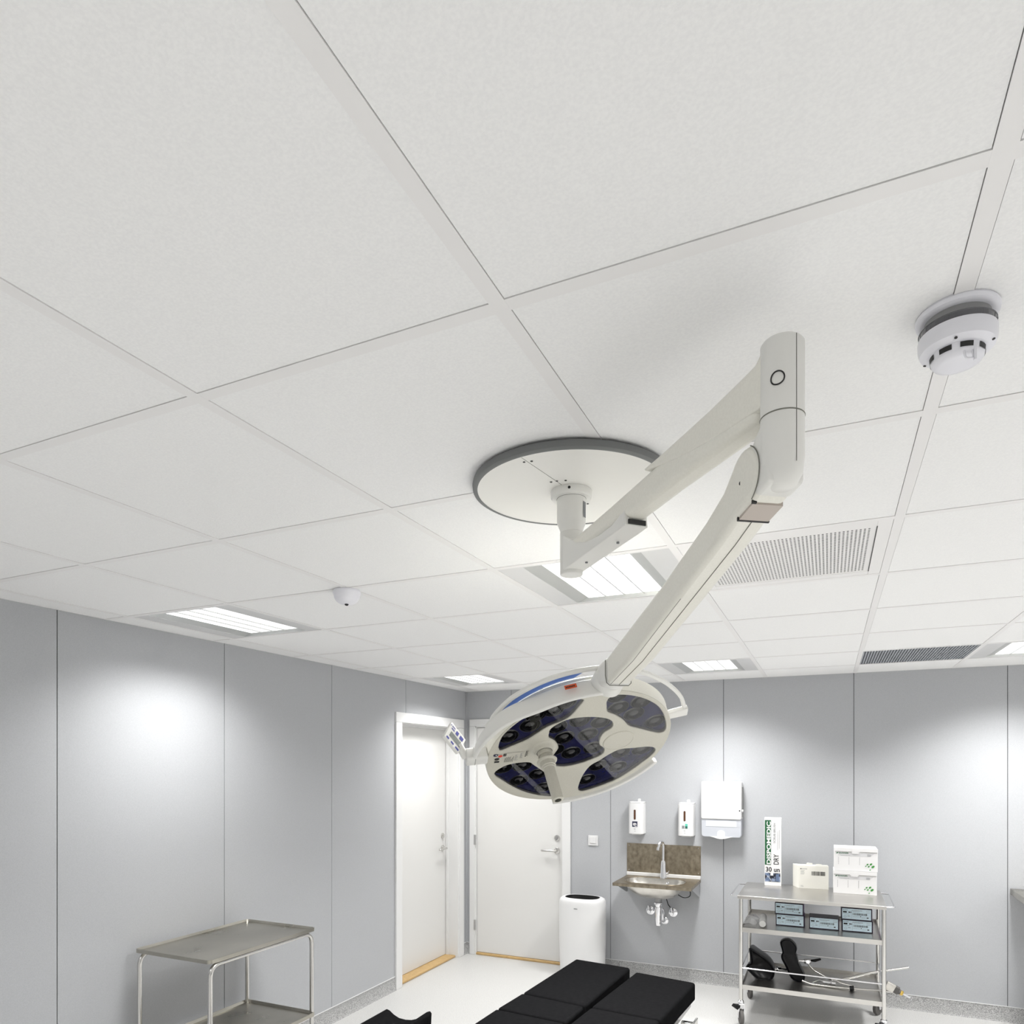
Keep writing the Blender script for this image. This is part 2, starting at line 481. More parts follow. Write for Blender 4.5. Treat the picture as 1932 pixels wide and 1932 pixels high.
# ================================================================ CEILING FITTINGS
def cellc(i, j): return GX + .6 * i + .3, GY + .6 * j + .3
POWER = {(-4, 2): .60, (-4, 6): .68, (2, 6): 1.25, (-1, 6): 1.1, (-1, 2): 1.5, (2, 2): 1.45, (5, 6): 1.3, (-4, -2): .60, (-1, -2): .52, (2, -2): .55, (-1, -4): .75, (5, -2): .7}      # outputs set lamp by lamp to balance walls, floor and ceiling
def ceiling_light(i, j, label):
    cx, cy = cellc(i, j)
    t = thing('ceiling_light', label, 'ceiling light', (cx, cy, ZT), 'recessed ceiling lights')
    bm = B()
    for a, b, c_, d in ((-.2875, -.2, -.2875, .2875), (.2, .2875, -.2875, .2875), (-.2, .2, -.2875, -.277), (-.2, .2, .277, .2875)):
        box(bm, (cx + a, cy + c_, ZT), (cx + b, cy + d, ZT + .012))
    part('frame', bm, M['lightframe'], t)
    bm = B()
    for s in (-1, 1):
        x0, x1 = cx + s * .2, cx + s * .150
        f = [bm.verts.new(p) for p in ((x0, cy - .277, ZT + .001), (x0, cy + .277, ZT + .001), (x1, cy + .277, ZT + .016), (x1, cy - .277, ZT + .016))]
        bm.faces.new(f)
        y0, y1 = cy + s * .277, cy + s * .270
        f = [bm.verts.new(p) for p in ((cx - .2, y0, ZT + .001), (cx + .2, y0, ZT + .001), (cx + .150, y1, ZT + .016), (cx - .150, y1, ZT + .016))]
        bm.faces.new(f)
    part('reflector', bm, M['reflector'], t)
    bm = B()
    for k in range(4):
        x0 = cx - .15 + k * .075
        box(bm, (x0 + .001, cy - .270, ZT + .014), (x0 + .074, cy + .270, ZT + .018))
    part('diffuser', bm, M['lit'], t)
    bm = B()
    for k in range(1, 4): box(bm, (cx - .15 + k * .075 - .002, cy - .270, ZT + .009), (cx - .15 + k * .075 + .002, cy + .270, ZT + .02))
    box(bm, (cx - .16, cy - .28, ZT + .019), (cx + .16, cy + .28, ZT + .024))
    part('louvre', bm, M['reflector'], t)
    ld = bpy.data.lights.new('tube_light', 'AREA'); ld.shape = 'RECTANGLE'; ld.size = .28; ld.size_y = .52
    ld.energy = LAMP_W * POWER.get((i, j), 1.0); ld.spread = math.radians(128); ld.color = (1.0, .995, .985)
    lo = link(bpy.data.objects.new('tube_light', ld)); lo.parent = t; lo.location = (0, 0, .008)
    return t
LL = ['square recessed ceiling light above the left wall, nearest one along that wall',
      'recessed ceiling light with louvre blades directly behind the mounting column of the surgical lamp',
      'recessed ceiling light off to the right of the perforated vent',
      'recessed ceiling light in the far corner above the two white doors',
      'recessed ceiling light near the back wall, above the right side of the surgical lamp head',
      'recessed ceiling light cut by the right edge, beside the dark ceiling grille',
      'recessed ceiling light behind the camera by the left wall', 'recessed ceiling light behind the camera, middle of its row', 'recessed ceiling light behind the camera, right of the middle', 'added fill light in the ceiling close to the wall behind the camera',
      'recessed ceiling light by the right wall, middle of the room', 'recessed ceiling light in the far right corner', 'recessed ceiling light in the right corner behind the camera']
for (i, j), lb in zip(LIGHTS, LL): ceiling_light(i, j, lb)

# perforated supply vent
cx, cy = cellc(*VENT)
t = thing('ceiling_vent', 'white perforated air vent panel set in the ceiling beside the lamp arm', 'air vent', (cx, cy, ZT))
bm = B()
for a, b, c_, d in ((-.2875, -.25, -.2875, .2875), (.25, .2875, -.2875, .2875), (-.25, .25, -.2875, -.245), (-.25, .25, .245, .2875)):
    box(bm, (cx + a, cy + c_, ZT - .001), (cx + b, cy + d, ZT + .012))
part('frame', bm, M['tbar'], t, bevel=.001)
bm = B(); box(bm, (cx - .25, cy - .245, ZT + .001), (cx + .25, cy + .245, ZT + .005))
part('perforated_panel', bm, M['tbar'], t)
bm = B(); K = 44
for k in range(K):
    x = cx - .232 + .464 * k / (K - 1)
    for r in range(33):
        y = cy - .225 + .45 * r / 32
        q = .0032
        vs = [bm.verts.new((x + q * math.cos(a), y + q * 1.15 * math.sin(a), ZT + .0006)) for a in [i * PI / 3 for i in range(6)]]
        bm.faces.new(vs[::-1])
o = part('perforation', bm, M['hole'], t, label='rows of small dark round holes')
o['kind'] = 'stuff'
bm = B(); box(bm, (cx + .2495, cy - .245, ZT - .0015), (cx + .252, cy + .245, ZT + .001)); part('panel_edge', bm, M['gap'], t)

cx, cy = cellc(*GRILLE)
t = thing('ceiling_grille', 'dark grey exhaust grille in the ceiling near the back wall', 'air vent', (cx, cy, ZT))
bm = B(); box(bm, (cx - .288, cy - .288, ZT + .02), (cx + .288, cy + .288, ZT + .024)); part('backing', bm, M['gap'], t)
bm = B()
for k in range(40):
    x = cx - .283 + .566 * k / 39
    box(bm, (x - .0035, cy - .285, ZT + .002), (x + .0035, cy + .285, ZT + .016))
for k in range(12):
    y = cy - .283 + .566 * k / 11
    box(bm, (cx - .285, y - .0015, ZT + .004), (cx + .285, y + .0015, ZT + .014))
part('grille_core', bm, M['grille'], t)

# smoke detector
cx, cy = .170, 1.189
t = thing('smoke_detector', 'white round smoke detector with a dark band on the ceiling', 'smoke detector', (cx, cy, ZT))
bm = B(); lathe(bm, [(0, 0), (.0615, 0), (.0635, -.004), (.062, -.010), (.055, -.013), (0, -.013)], (cx, cy, ZT + .0), (0, 0, 1), 64); part('base', bm, M['whiteb'], t)
bm = B(); lathe(bm, [(0, -.012), (.050, -.012), (.050, -.026), (0, -.026)], (cx, cy, ZT), (0, 0, 1), 48); part('neck', bm, M['grey'], t)
bm = B(); lathe(bm, [(.050, -.0255), (.0575, -.0265), (.0585, -.0275), (.0572, -.0285), (.0572, -.0365), (.0585, -.0375), (.05, -.038)], (cx, cy, ZT), (0, 0, 1), 64, cap=False)
for a in range(0, 360, 10):
    if a % 40: 
        c_, s_ = math.cos(math.radians(a)), math.sin(math.radians(a)); box(bm, (cx + c_ * .0565 - .001, cy + s_ * .0565 - .001, ZT - .037), (cx + c_ * .0565 + .001, cy + s_ * .0565 + .001, ZT - .028))
part('indicator_ring', bm, mat('smoked_band', (.075, .075, .085), .15, coat=.6), t, label='dark translucent band')
bm = B(); lathe(bm, [(0, -.038), (.0585, -.038), (.0595, -.042), (.0590, -.055), (.056, -.064), (.046, -.069), (.044, -.070), (.041, -.070), (.0395, -.082), (.036, -.087), (.026, -.090), (0, -.091)], (cx, cy, ZT), (0, 0, 1), 64)
part('body', bm, M['whiteb'], t)
for k in range(8):
    a = math.radians(k * 45 + 12)
    bm = B(); nseg = 6
    for r0, z0, r1, z1 in ((.0412, -.0715, .0402, -.080),):
        lo_ = []; hi_ = []
        for q in range(nseg + 1):
            b_ = a + math.radians(-14 + 28 * q / nseg)
            lo_.append(bm.verts.new((cx + (r1 + .0006) * math.cos(b_), cy + (r1 + .0006) * math.sin(b_), ZT + z1)))
            hi_.append(bm.verts.new((cx + (r0 + .0004) * math.cos(b_), cy + (r0 + .0004) * math.sin(b_), ZT + z0)))
        for q in range(nseg): bm.faces.new((lo_[q], lo_[q + 1], hi_[q + 1], hi_[q]))
    part('sensor_slot', bm, M['ink'], t)
for k, (a, r, z) in enumerate(((-100, .0505, -.0672), (150, .0525, -.0662), (-20, .0525, -.0662))):
    a = math.radians(a); bm = B(); lathe(bm, [(0, 0), (.0024, 0), (.0024, .0012), (0, .0012)], (cx + r * math.cos(a), cy + r * math.sin(a), ZT + z), (.3 * math.cos(a), .3 * math.sin(a), -1), 12); part('screw', bm, M['ink'], t)
a = math.radians(-62)
px_, py_ = cx + .036 * math.cos(a), cy + .036 * math.sin(a)
bm = B(); tube(bm, rounded_path([(px_, py_, ZT - .083), (px_ + .002, py_, ZT - .098), (px_ - .010, py_ - .004, ZT - .098), (px_ - .012, py_ - .004, ZT - .085)], .004), .0016, 8)
box(bm, (px_ + .002, py_ - .003, ZT - .102), (px_ + .006, py_ + .003, ZT - .078)); part('test_clip', bm, M['whiteb'], t)

t.scale = (.845, .845, .845)

# dome sensor
t = thing('ceiling_sensor', 'small white dome sensor on the ceiling left of the round mounting plate', 'sensor', (-1.650, 2.120, ZT))
bm = B(); lathe(bm, [(0, 0), (.047, 0), (.051, -.006), (.052, -.013), (.048, -.022), (.0475, -.024)] + [(.0475 * math.cos(q), -.024 - .033 * math.sin(q)) for q in [k * PI / 20 for k in range(1, 10)]] + [(0, -.057)], (-1.65, 2.12, ZT), (0, 0, 1), 48)
part('dome', bm, M['whiteb'], t)
bm = B(); lathe(bm, [(0, 0), (.008, 0), (.0065, .004), (0, .004)], (-1.645, 2.112, ZT - .0545), (0.1, -.35, -1), 20); part('sensor_lens', bm, M['black'], t)

# ================================================================ SURGICAL LAMP
P1 = Vector((-.545, 1.528, 0)); P2 = Vector((-.0597, 1.0499, 0)); P3 = Vector((-.514, 1.715, 0))
lamp = thing('surgical_light', 'large cream surgical lamp on a jointed ceiling arm with a tilted round lens head', 'surgical lamp', (P1.x, P1.y, ZT))
def zw(p, z): return Vector((p.x, p.y, z))
bm = B(); lathe(bm, [(0, -.004), (.2215, -.004), (.2285, -.006), (.230, -.012), (.229, -.020), (.224, -.023), (.2185, -.0225), (.218, -.018), (0, -.018)], zw(P1, ZT), (0, 0, 1), 96)
mp = part('edge_band', bm, M['edge'], lamp, label='dark grey rubber edge of the round ceiling plate')
bm = B(); lathe(bm, [(0, -.017), (.2185, -.017), (.2185, -.0215), (0, -.0215)], zw(P1, ZT), (0, 0, 1), 96)
pl = part('mounting_plate', bm, M['plate'], lamp)
bm = B(); cyl(bm, (P1.x - .034, P1.y - .212, ZT - .0214), (P1.x - .006, P1.y - .04, ZT - .0214), .0006, 6)
part('plate_joint', bm, M['seam'], pl)
for dx, dy in ((-.037, -.191), (-.021, -.188), (-.023, -.071), (-.009, -.071), (.010, -.066), (.011, .087)):
    bm = B(); lathe(bm, [(0, -.0218), (.0028, -.0218), (.0028, -.0225), (0, -.0225)], (P1.x + dx, P1.y + dy, ZT), (0, 0, 1), 10); part('screw_hole', bm, M['ink'], pl)
bm = B(); lathe(bm, [(.034, -.0215), (.0465, -.0215), (.0475, -.024), (.0475, -.036), (.045, -.040), (.034, -.040), (.034, -.037)], zw(P1, ZT), (0, 0, 1), 56)
cl = part('collar', bm, M['cream2'], lamp)
dcam = (CAM - zw(P1, CAM.z)).normalized()
sd = Matrix.Rotation(math.radians(-6), 3, 'Z') @ dcam
bm = B(); lathe(bm, [(0, 0), (.0032, 0), (.0032, .001), (0, .001)], zw(P1, ZT - .030) + sd * .0472, sd, 14); part('grub_screw', bm, M['ink'], cl)
bm = B(); lathe(bm, [(0, -.03), (.0335, -.036), (.0335, -.092), (.0325, -.098), (.027, -.112), (.026, -.118), (0, -.118)], zw(P1, ZT), (0, 0, 1), 48)
lathe(bm, [(.0350, -.0392), (.0335, -.0405), (.0335, -.0392)], zw(P1, ZT), (0, 0, 1), 48, mi=1, cap=False)
col = part('mounting_column', bm, [M['cream2'], M['seam']], lamp)
# rating label wrapped on the column
sd = Matrix.Rotation(math.radians(62), 3, 'Z') @ dcam
bm = B(); rv = Vector((0, 0, 1)).cross(sd).normalized()
ll = zw(P1, ZT - .088) + sd * .0337 - rv * .006
quad(bm, ll, rv, UP, 0, 0, .012, .036, .0004, 0)
rr_ = random.Random(3)
barcode(bm, ll, UP, -rv, .002, -.010, .032, .008, rr_, 1, -.0008)
part('rating_label', bm, [M['inkg'], M['ink']], col)

# extension arm, profile in the vertical plane through P1 and P2
dv = (P2 - P1).normalized(); nv = Vector((-dv.y, dv.x, 0))
def armf(o, d, off=0): 
    n_ = Vector((-d.y, d.x, 0)); return frame(Vector((o.x, o.y, 0)) + n_ * off, d, UP, d.cross(UP))
L12 = (P2 - P1).length
FA = armf(P1, dv)
aw = .024
prof = [(-.005, 2.160), (.14, 2.168), (.25, 2.172), (.42, 2.184), (.54, 2.189), (.655, 2.194), (.655, 2.262), (.55, 2.250), (.416, 2.238), (.225, 2.221), (.08, 2.2095), (-.005, 2.206)]
bm = B(); prism(bm, prof, -aw, aw, FA)
ea = part('extension_arm', bm, M['cream'], lamp, bevel=.014, seg=5)
# lower cover at the column
bm = B()
curve = [(-.0, 2.232), (.035, 2.212), (.075, 2.190), (.125, 2.177), (.18, 2.173), (.235, 2.176), (.285, 2.190)]
prism(bm, [(-.0, 2.146), (.29, 2.160)] + curve[::-1], -aw - .0015, aw + .0015, FA)
lathe(bm, [(0, 0), (.026, 0), (.0265, .004), (.0265, .098), (.0255, .1), (0, .1)], zw(P1, 2.1385), (0, 0, 1), 40)
cv = part('arm_cover', bm, M['cream2'], ea, bevel=.006, seg=4)
bm = B(); box(bm, (.2895, 2.163, -.019), (.2925, 2.172, .019), 0, FA); part('cover_gap', bm, M['ink'], ea)
for a, z in ((.075, 2.1505), (.215, 2.1525)):
    bm = B(); lathe(bm, [(0, 0), (.003, 0), (.003, .0035), (0, .0035)], FA @ Vector((a, z - .0035, -.001)), (0, 0, 1), 10); part('cover_screw', bm, M['inkg'], ea)
# sleeve at the housing: flares up, with a curved lower lip
bm = B()
lip = [(.36, 2.236), (.40, 2.228), (.45, 2.219), (.51, 2.212), (.56, 2.208), (.60, 2.206), (.672, 2.205)]
prism(bm, lip + [(.672, 2.285), (.655, 2.270), (.625, 2.2655), (.55, 2.2555), (.416, 2.2435), (.358, 2.240)], -aw - .0018, aw + .0018, FA)
part('arm_sleeve', bm, M['cream'], ea, bevel=.008, seg=4)

# elbow housing
hz0, hz1, hr = 2.086, 2.293, .0296
bm = B(); lathe(bm, [(0, hz0 - .0), (.012, hz0), (.020, hz0 + .006), (.0270, hz0 + .020), (hr, hz0 + .040), (hr, hz1 - .004), (hr - .003, hz1), (0, hz1)], zw(P2, 0), (0, 0, 1), 48)
hs = part('elbow_housing', bm, M['cream2'], lamp)
bm = B(); lathe(bm, [(hr + .0002, 2.1855), (hr + .0008, 2.1865), (hr + .0002, 2.1875)], zw(P2, 0), (0, 0, 1), 48, cap=False)
sdir = Matrix.Rotation(math.radians(38), 3, 'Z') @ (CAM - zw(P2, CAM.z)).normalized()
tube(bm, [zw(P2, 2.115) + sdir * (hr + .0001), zw(P2, hz1 - .003) + sdir * (hr + .0001)], .0006, 6)
part('housing_seam', bm, M['seam'], hs)
cdir = Matrix.Rotation(math.radians(-12), 3, 'Z') @ (CAM - zw(P2, CAM.z)).normalized()
x_, y_, z_ = zalign(cdir)
bm = B(); ringp = []
for k in range(32):
    a = 2 * PI * k / 32; q = Vector((x_ * math.cos(a) + y_ * math.sin(a)) * .0092) ; pt = zw(P2, 2.2305) + cdir * hr + q
    rad = Vector((pt.x - P2.x, pt.y - P2.y, 0)); rad.normalize(); ringp.append(Vector((P2.x, P2.y, pt.z)) + rad * (hr + .0004))
tube(bm, ringp, .0010, 8, closed=True)
part('ring_mark', bm, M['ink'], hs)
# spring arm
dv2 = (P3 - P2).normalized(); F2 = armf(P2, dv2)
L23 = (P3 - P2).length
sw = .031
sl = math.radians(-14.9); ca, sa = math.cos(sl), math.sin(sl)
pc = Vector((.088, 2.106)); Rr = .040
def along(t, v): return (pc.x + ca * t - sa * v, pc.y + sa * t + ca * v)
Lsp = (L23 + .005 - pc.x) / ca
rnd_ = [(.055 + .046 * math.cos(math.radians(a)), 2.121 + .046 * math.sin(math.radians(a))) for a in range(40, 236, 13)]
END = .722
prof2 = rnd_ + [(.074, 2.074), (.136, 2.051), (.246, 2.018), (.554, 1.926), (END - .006, 1.892), (END, 1.958), (.379, 2.044), (.182, 2.102), (.118, 2.128)]
bm = B(); prism(bm, prof2, -sw, sw - .004, F2)
spa = part('spring_arm', bm, M['cream'], lamp, bevel=.011, seg=4)
bm = B()
tube(bm, [F2 @ Vector((.082, 2.0705, 0)), F2 @ Vector((.136, 2.0506, 0)), F2 @ Vector((.246, 2.0176, 0)), F2 @ Vector((.554, 1.9256, 0)), F2 @ Vector((END - .008, 1.8920, 0))], .0007, 6)
tube(bm, [F2 @ Vector((.30, 2.0022, -.0215)), F2 @ Vector((.554, 1.9262, -.0215)), F2 @ Vector((END - .008, 1.8926, -.0215))], .0005, 6)
part('arm_seam', bm, M['seam'], spa)
bm = B(); prism(bm, [(.038, 2.0785), (.078, 2.0695), (.078, 2.078), (.038, 2.086)], -.024, .024, F2)
part('access_flap', bm, M['pinkish'], spa, label='brownish flap on the underside of the arm')
bm = B(); prism(bm, [(.0785, 2.069), (.0815, 2.068), (.0815, 2.076), (.0785, 2.076)], -.026, .026, F2)
part('flap_gap', bm, M['ink'], spa); bm = B()
prism(bm, [(.035, 2.0795), (.038, 2.0785), (.038, 2.085), (.035, 2.085)], -.026, -.019, F2)
part('flap_gap', bm, M['ink'], spa)
# clevis bridging the housing and the round end of the spring arm
arc = [along(Rr * 1.08 * math.sin(a), Rr * 1.08 * math.cos(a)) for a in [math.radians(q) for q in range(20, 161, 14)]]
bm = B(); prism(bm, [(-.012, 2.190), (.006, 2.186), (.030, 2.168), (.045, 2.15), (.045, 2.10), (.038, 2.088), (.020, 2.086), (-.012, 2.092)], -.0285, .0285, F2)
part('clevis', bm, M['cream2'], hs, bevel=.008, seg=3)
bm = B()
for sg_ in (-1,):
    tube(bm, [F2 @ Vector((.055 + .0455 * math.cos(math.radians(a)), 2.121 + .0455 * math.sin(math.radians(a)), sg_ * .0298)) for a in range(118, 240, 8)], .0009, 6)
part('pivot_seam', bm, M['seam'], spa)
for q in (-1,):
    bm = B(); lathe(bm, [(0, 0), (.003, 0), (.003, .001), (0, .001)], F2 @ Vector((.062, 2.118, q * sw)), FA.to_3x3() @ Vector((0, 0, q)), 12); part('pivot_screw', bm, M['ink'], spa)

# ---- lamp head
FN = Vector((.40338, -.38107, -.83191)); E1 = Vector((.84419, .50574, .17768)); E2 = Vector((.35302, -.77396, .52570))
HK = 2.0 / 1.9; HC = CAM + (Vector((-.6216, 1.8048, 1.7374)) - CAM) * HK; HR = .2585
FH = frame(HC, E1 * HK, E2 * HK, E1.cross(E2) * HK)
sgn = 1 if E1.cross(E2).dot(FN) > 0 else -1     # local z times sgn points out of the face
def H(u, v, h): return HC + (E1 * u + E2 * v + FN * h) * HK
def HF(o): return frame(o, E1 * HK, E2 * (sgn * HK), FN * HK)
def Hp(r, deg, h): return H(r * math.cos(math.radians(deg)), r * math.sin(math.radians(deg)), h)
WIN = {
'UL':[(-0.2249,0.0902),(-0.2139,0.1355),(-0.1849,0.1749),(-0.1502,0.2050),(-0.108,0.2270),(-0.0593,0.2380),(-0.0263,0.2400),(-0.0068,0.2326),(-0.0135,0.2129),(-0.0341,0.1745),(-0.0535,0.1574),(-0.0939,0.1403),(-0.1208,0.1188),(-0.1481,0.0969),(-0.1901,0.0791),(-0.2182,0.0692)],
'UR':[(0.0527,0.2107),(0.0626,0.2268),(0.0861,0.2284),(0.1259,0.2122),(0.165,0.1852),(0.2001,0.1474),(0.2255,0.0993),(0.2416,0.0459),(0.2409,0.0209),(0.2247,0.0162),(0.1995,0.0303),(0.1574,0.0587),(0.1285,0.0797),(0.1097,0.1094),(0.0841,0.1403),(0.0604,0.1614),(0.0544,0.1884)],
'CC':[(-0.091,0.1157),(-0.0866,0.1322),(-0.0668,0.1497),(-0.0365,0.161),(0.0088,0.1564),(0.0487,0.1419),(0.0758,0.1223),(0.0852,0.0987),(0.0809,0.0818),(0.0644,0.0683),(0.056,0.0458),(0.0578,0.0131),(0.0738,-0.0117),(0.0731,-0.0384),(0.0557,-0.0533),(0.0188,-0.0689),(-0.0192,-0.0738),(-0.0504,-0.0680),(-0.0746,-0.0479),(-0.0780,-0.0136),(-0.0700,0.010),(-0.0620,0.0350),(-0.0700,0.0620),(-0.0805,0.0789),(-0.091,0.0914)],
'LL':[(-0.2382,-0.0374),(-0.2269,-0.0205),(-0.2011,-0.0053),(-0.1682,-0.0048),(-0.1387,-0.0127),(-0.1233,-0.035),(-0.0995,-0.0712),(-0.0745,-0.1162),(-0.0475,-0.1789),(-0.0368,-0.2223),(-0.0439,-0.2359),(-0.0687,-0.2333),(-0.1102,-0.2107),(-0.1509,-0.1761),(-0.1903,-0.1271),(-0.2204,-0.0793),(-0.2349,-0.0562)],
'LR':[(0.0134,-0.2128),(0.016,-0.1708),(0.0242,-0.1285),(0.0402,-0.0903),(0.0652,-0.0704),(0.0931,-0.0449),(0.1218,-0.0305),(0.1611,-0.0363),(0.2048,-0.0435),(0.2268,-0.0573),(0.2322,-0.0763),(0.2229,-0.1013),(0.1967,-0.1359),(0.1624,-0.1765),(0.126,-0.208),(0.0748,-0.2292),(0.0386,-0.2381),(0.0215,-0.2338)]}
WS = {k: smooth_poly(v, 4) for k, v in WIN.items()}
def scl(poly, f):
    cx_ = sum(p[0] for p in poly) / len(poly); cy_ = sum(p[1] for p in poly) / len(poly)
    return [(cx_ + (x - cx_) * f, cy_ + (y - cy_) * f) for x, y in poly]
circ = [(HR * .992 * math.cos(2 * PI * k / 128), HR * .992 * math.sin(2 * PI * k / 128)) for k in range(128)]
me = filled(circ, list(WS.values()), .004, .0015)
me.transform(FH @ Matrix.Translation((0, 0, -sgn * .004)))
hd = finish('lamp_face', me, M['lampface'], lamp)
bm = B(); lathe(bm, [(HR * .985, -.001), (HR - .001, .0), (HR + .0005, -.006), (HR + .0005, -.018), (HR + .001, -.030), (HR + .003, -.044), (HR - .002, -.050), (HR - .06, -.064), (HR - .15, -.072), (0, -.074)], mtx=HF(HC), n=128, cap=False)
body = part('lamp_housing', bm, M['cream'], lamp)
LENS = [('UL', -0.2003, 0.1193), ('UL', -0.1388, 0.148), ('UL', -0.1335, 0.2033), ('UL', -0.0798, 0.1989), ('UL', -0.0517, 0.2317), ('UR', 0.0827, 0.216), ('UR', 0.0931, 0.1575), ('UR', 0.158, 0.1749), ('UR', 0.1407, 0.118), ('UR', 0.2081, 0.0652), ('CC', -0.0668, 0.1203), ('CC', -0.0064, 0.1318), ('CC', 0.0525, 0.1084), ('CC', -0.0438, 0.0643), ('CC', 0.0217, 0.0596), ('CC', -0.0678, 0.0108), ('CC', -0.0196, -0.0183), ('CC', 0.0437, -0.012), ('LL', -0.2123, -0.0324), ('LL', -0.1567, -0.041), ('LL', -0.11, -0.1001), ('LL', -0.1653, -0.1174), ('LL', -0.0892, -0.1832), ('LR', 0.1303, -0.064), ('LR', 0.1918, -0.0701), ('LR', 0.0681, -0.1143), ('LR', 0.1314, -0.1432), ('LR', 0.0413, -0.1837)]
for k, poly in WS.items():
    bp_ = [(x * min(1, .2475 / math.hypot(x, y)), y * min(1, .2475 / math.hypot(x, y))) for x, y in scl(poly, 1.04)]
    me = filled(bp_, [], .0005)
    me.transform(FH @ Matrix.Translation((0, 0, -sgn * .010)))
    pn = finish('lens_board', me, M['navy'], lamp)
    # rim between glass and shell
    bm = B(); n_ = len(poly)
    tube(bm, [H(x, y, .0008) for x, y in scl(poly, 1.0)], .0008, 6, closed=True)
    part('window_gasket', bm, M['ink'], pn)
    bm = B(); a_ = [bm.verts.new(H(x, y, -.0005)) for x, y in scl(poly, 1.01)]; b_ = [bm.verts.new(H(x, y, -.010)) for x, y in scl(poly, 1.01)]
    for i in range(n_): bm.faces.new((a_[i], a_[(i + 1) % n_], b_[(i + 1) % n_], b_[i]))
    part('window_wall', bm, M['lampface'], pn)
    bm = B(); fg = bm.faces.new([bm.verts.new(H(x, y, -.0009)) for x, y in poly]); fg.normal_update()
    if fg.normal.dot(FN) < 0: fg.normal_flip()
    me = bpy.data.meshes.new('window_glass'); bm.to_mesh(me); bm.free()
    finish('window_glass', me, M['glass'], pn)
    for kk, u, v in LENS:
        if kk != k: continue
        q_ = min(1, .2275 / math.hypot(u, v)); u *= q_; v *= q_
        bm = B()
        mtx = HF(H(u, v, -.0097))
        lathe(bm, [(.0265, 0), (.0265, .0016), (.0245, .0022), (.0235, .0012), (.0215, .0014), (.0205, .0034), (.0175, .0060), (.0130, .0078), (.0125, .0070), (.0085, .0085), (.004, .0088), (0, .0088)], mtx=mtx, n=36, cap=False)
        part('lens', bm, M['lens'], pn)
        bm = B(); lathe(bm, [(.0288, 0), (.0285, .0012), (.0270, .0016), (.0262, .0006)], mtx=mtx, n=36, cap=False)
        part('lens_rim', bm, M['lensr'], pn)
# hub, cap, handle
hub = (-.1022, .0447)
mtx = HF(H(*hub, 0))
bm = B(); lathe(bm, [(.038, -.001), (.036, .002), (.032, .003), (.0285, .006), (.026, .012), (.0215, .014), (.0215, .010), (.020, .010), (.020, .026), (0, .026)], mtx=mtx, n=56); part('handle_hub', bm, M['lampface'], lamp)
bm = B(); lathe(bm, [(.0218, .0142), (.0212, .0150), (.0202, .0142)], mtx=mtx, n=40, cap=False); hg = part('hub_groove', bm, M['seam'], lamp)
mtx = HF(H(.1097, .0163, 0))
bm = B(); lathe(bm, [(.045, .0005), (.0435, .0028), (.041, .0034), (.0405, .0026), (0, .0026)], mtx=mtx, n=56, cap=False); part('blank_cover', bm, M['lampface'], lamp)
mtx = HF(H(*hub, 0))
bm = B(); lathe(bm, [(0, .024), (.0155, .026), (.0155, .040), (.0265, .0405), (.0275, .042), (.0265, .0445), (.0200, .046), (.0200, .059), (.0175, .0605), (.0175, .064), (.0155, .066), (.0152, .10), (.0148, .150), (.0155, .157), (.0150, .161), (.0120, .1625), (.0085, .1625)], mtx=mtx, n=48, cap=False)
hn = part('handle', bm, M['lampface'], lamp)
bm = B(); lathe(bm, [(.0088, .1627), (.0080, .150), (0, .150)], mtx=mtx, n=32, cap=False); part('handle_socket', bm, M['seam'], hn)
tp = H(*hub, .033) + (CAM - H(*hub, .033)).normalized() * 0
side = (E1 * .1 - E2 * .99).normalized() * -1
side = (E2 * -1 * .2 + E1 * .3).normalized()
vdir = (CAM - H(*hub, .033)); vdir = (vdir - FN * vdir.dot(FN)).normalized()
bm = B(); lathe(bm, [(0, 0), (.0028, 0), (.0028, .0008), (0, .0008)], H(*hub, .032) + vdir * .0152, vdir, 12); part('handle_button', bm, M['ink'], hn)

# labels on the face
bm = B()
RX = (E1 * .985 - E2 * .17).normalized(); 
RU = FN.cross(RX).normalized()
if RU.dot(E2) < 0: RU = -RU
Rn = RX.cross(RU)
of = .0008 if Rn.dot(FN) > 0 else -.0008
LLc = H(-.2120, .0130, .0016)
def dot_(bm, u, v, r, mi):
    c0 = H(u, v, .0024); vs = [bm.verts.new(c0 + (E1 * math.cos(a) * r + E2 * math.sin(a) * r * .9)) for a in [k * PI / 12 for k in range(24)]]
    bm.faces.new(vs).material_index = mi
quad(bm, H(-.2290, .0560, .0016), RX, RU, 0, -.048, .018, .046, of, 0)
quad(bm, H(-.2060, .0560, .0016), RX, RU, 0, -.046, .056, .046, of, 0)
part('rating_label', bm, M['lampface'], hd)
bm = B()
dot_(bm, -.2315, .0535, .0070, 1); dot_(bm, -.2195, .0455, .0065, 2)
dot_(bm, -.2290, .0340, .0072, 0); quad(bm, H(-.2370, .0180, .0018), RX, RU, 0, 0, .014, .009, of, 0)
dot_(bm, -.2300, .0535, .0028, 3)
for k in range(3): quad(bm, H(-.2110, .0515, .0018), RX, RU, 0, -.0045 * k, .009, .003, of, 0)
rr_ = random.Random(5)
for k in range(9): quad(bm, H(-.2120, .0130, .0018), RX, RU, .0015 + .0030 * k, .0, .0012, rr_.uniform(.014, .028), of, 0)
for k in range(10): quad(bm, H(-.1830, .0130, .0018), RX, RU, 0, .003 * k, rr_.uniform(.004, .012), .001, of, 4)
for k in range(9): quad(bm, H(-.1680, .0200, .0018), RX, RU, 0, .003 * k, rr_.uniform(.004, .009), .0012, of, 4)
for k in range(10): quad(bm, H(-.1540, .0220, .0018), RX, RU, 0, .003 * k, rr_.uniform(.003, .008), .0014, of, 0)
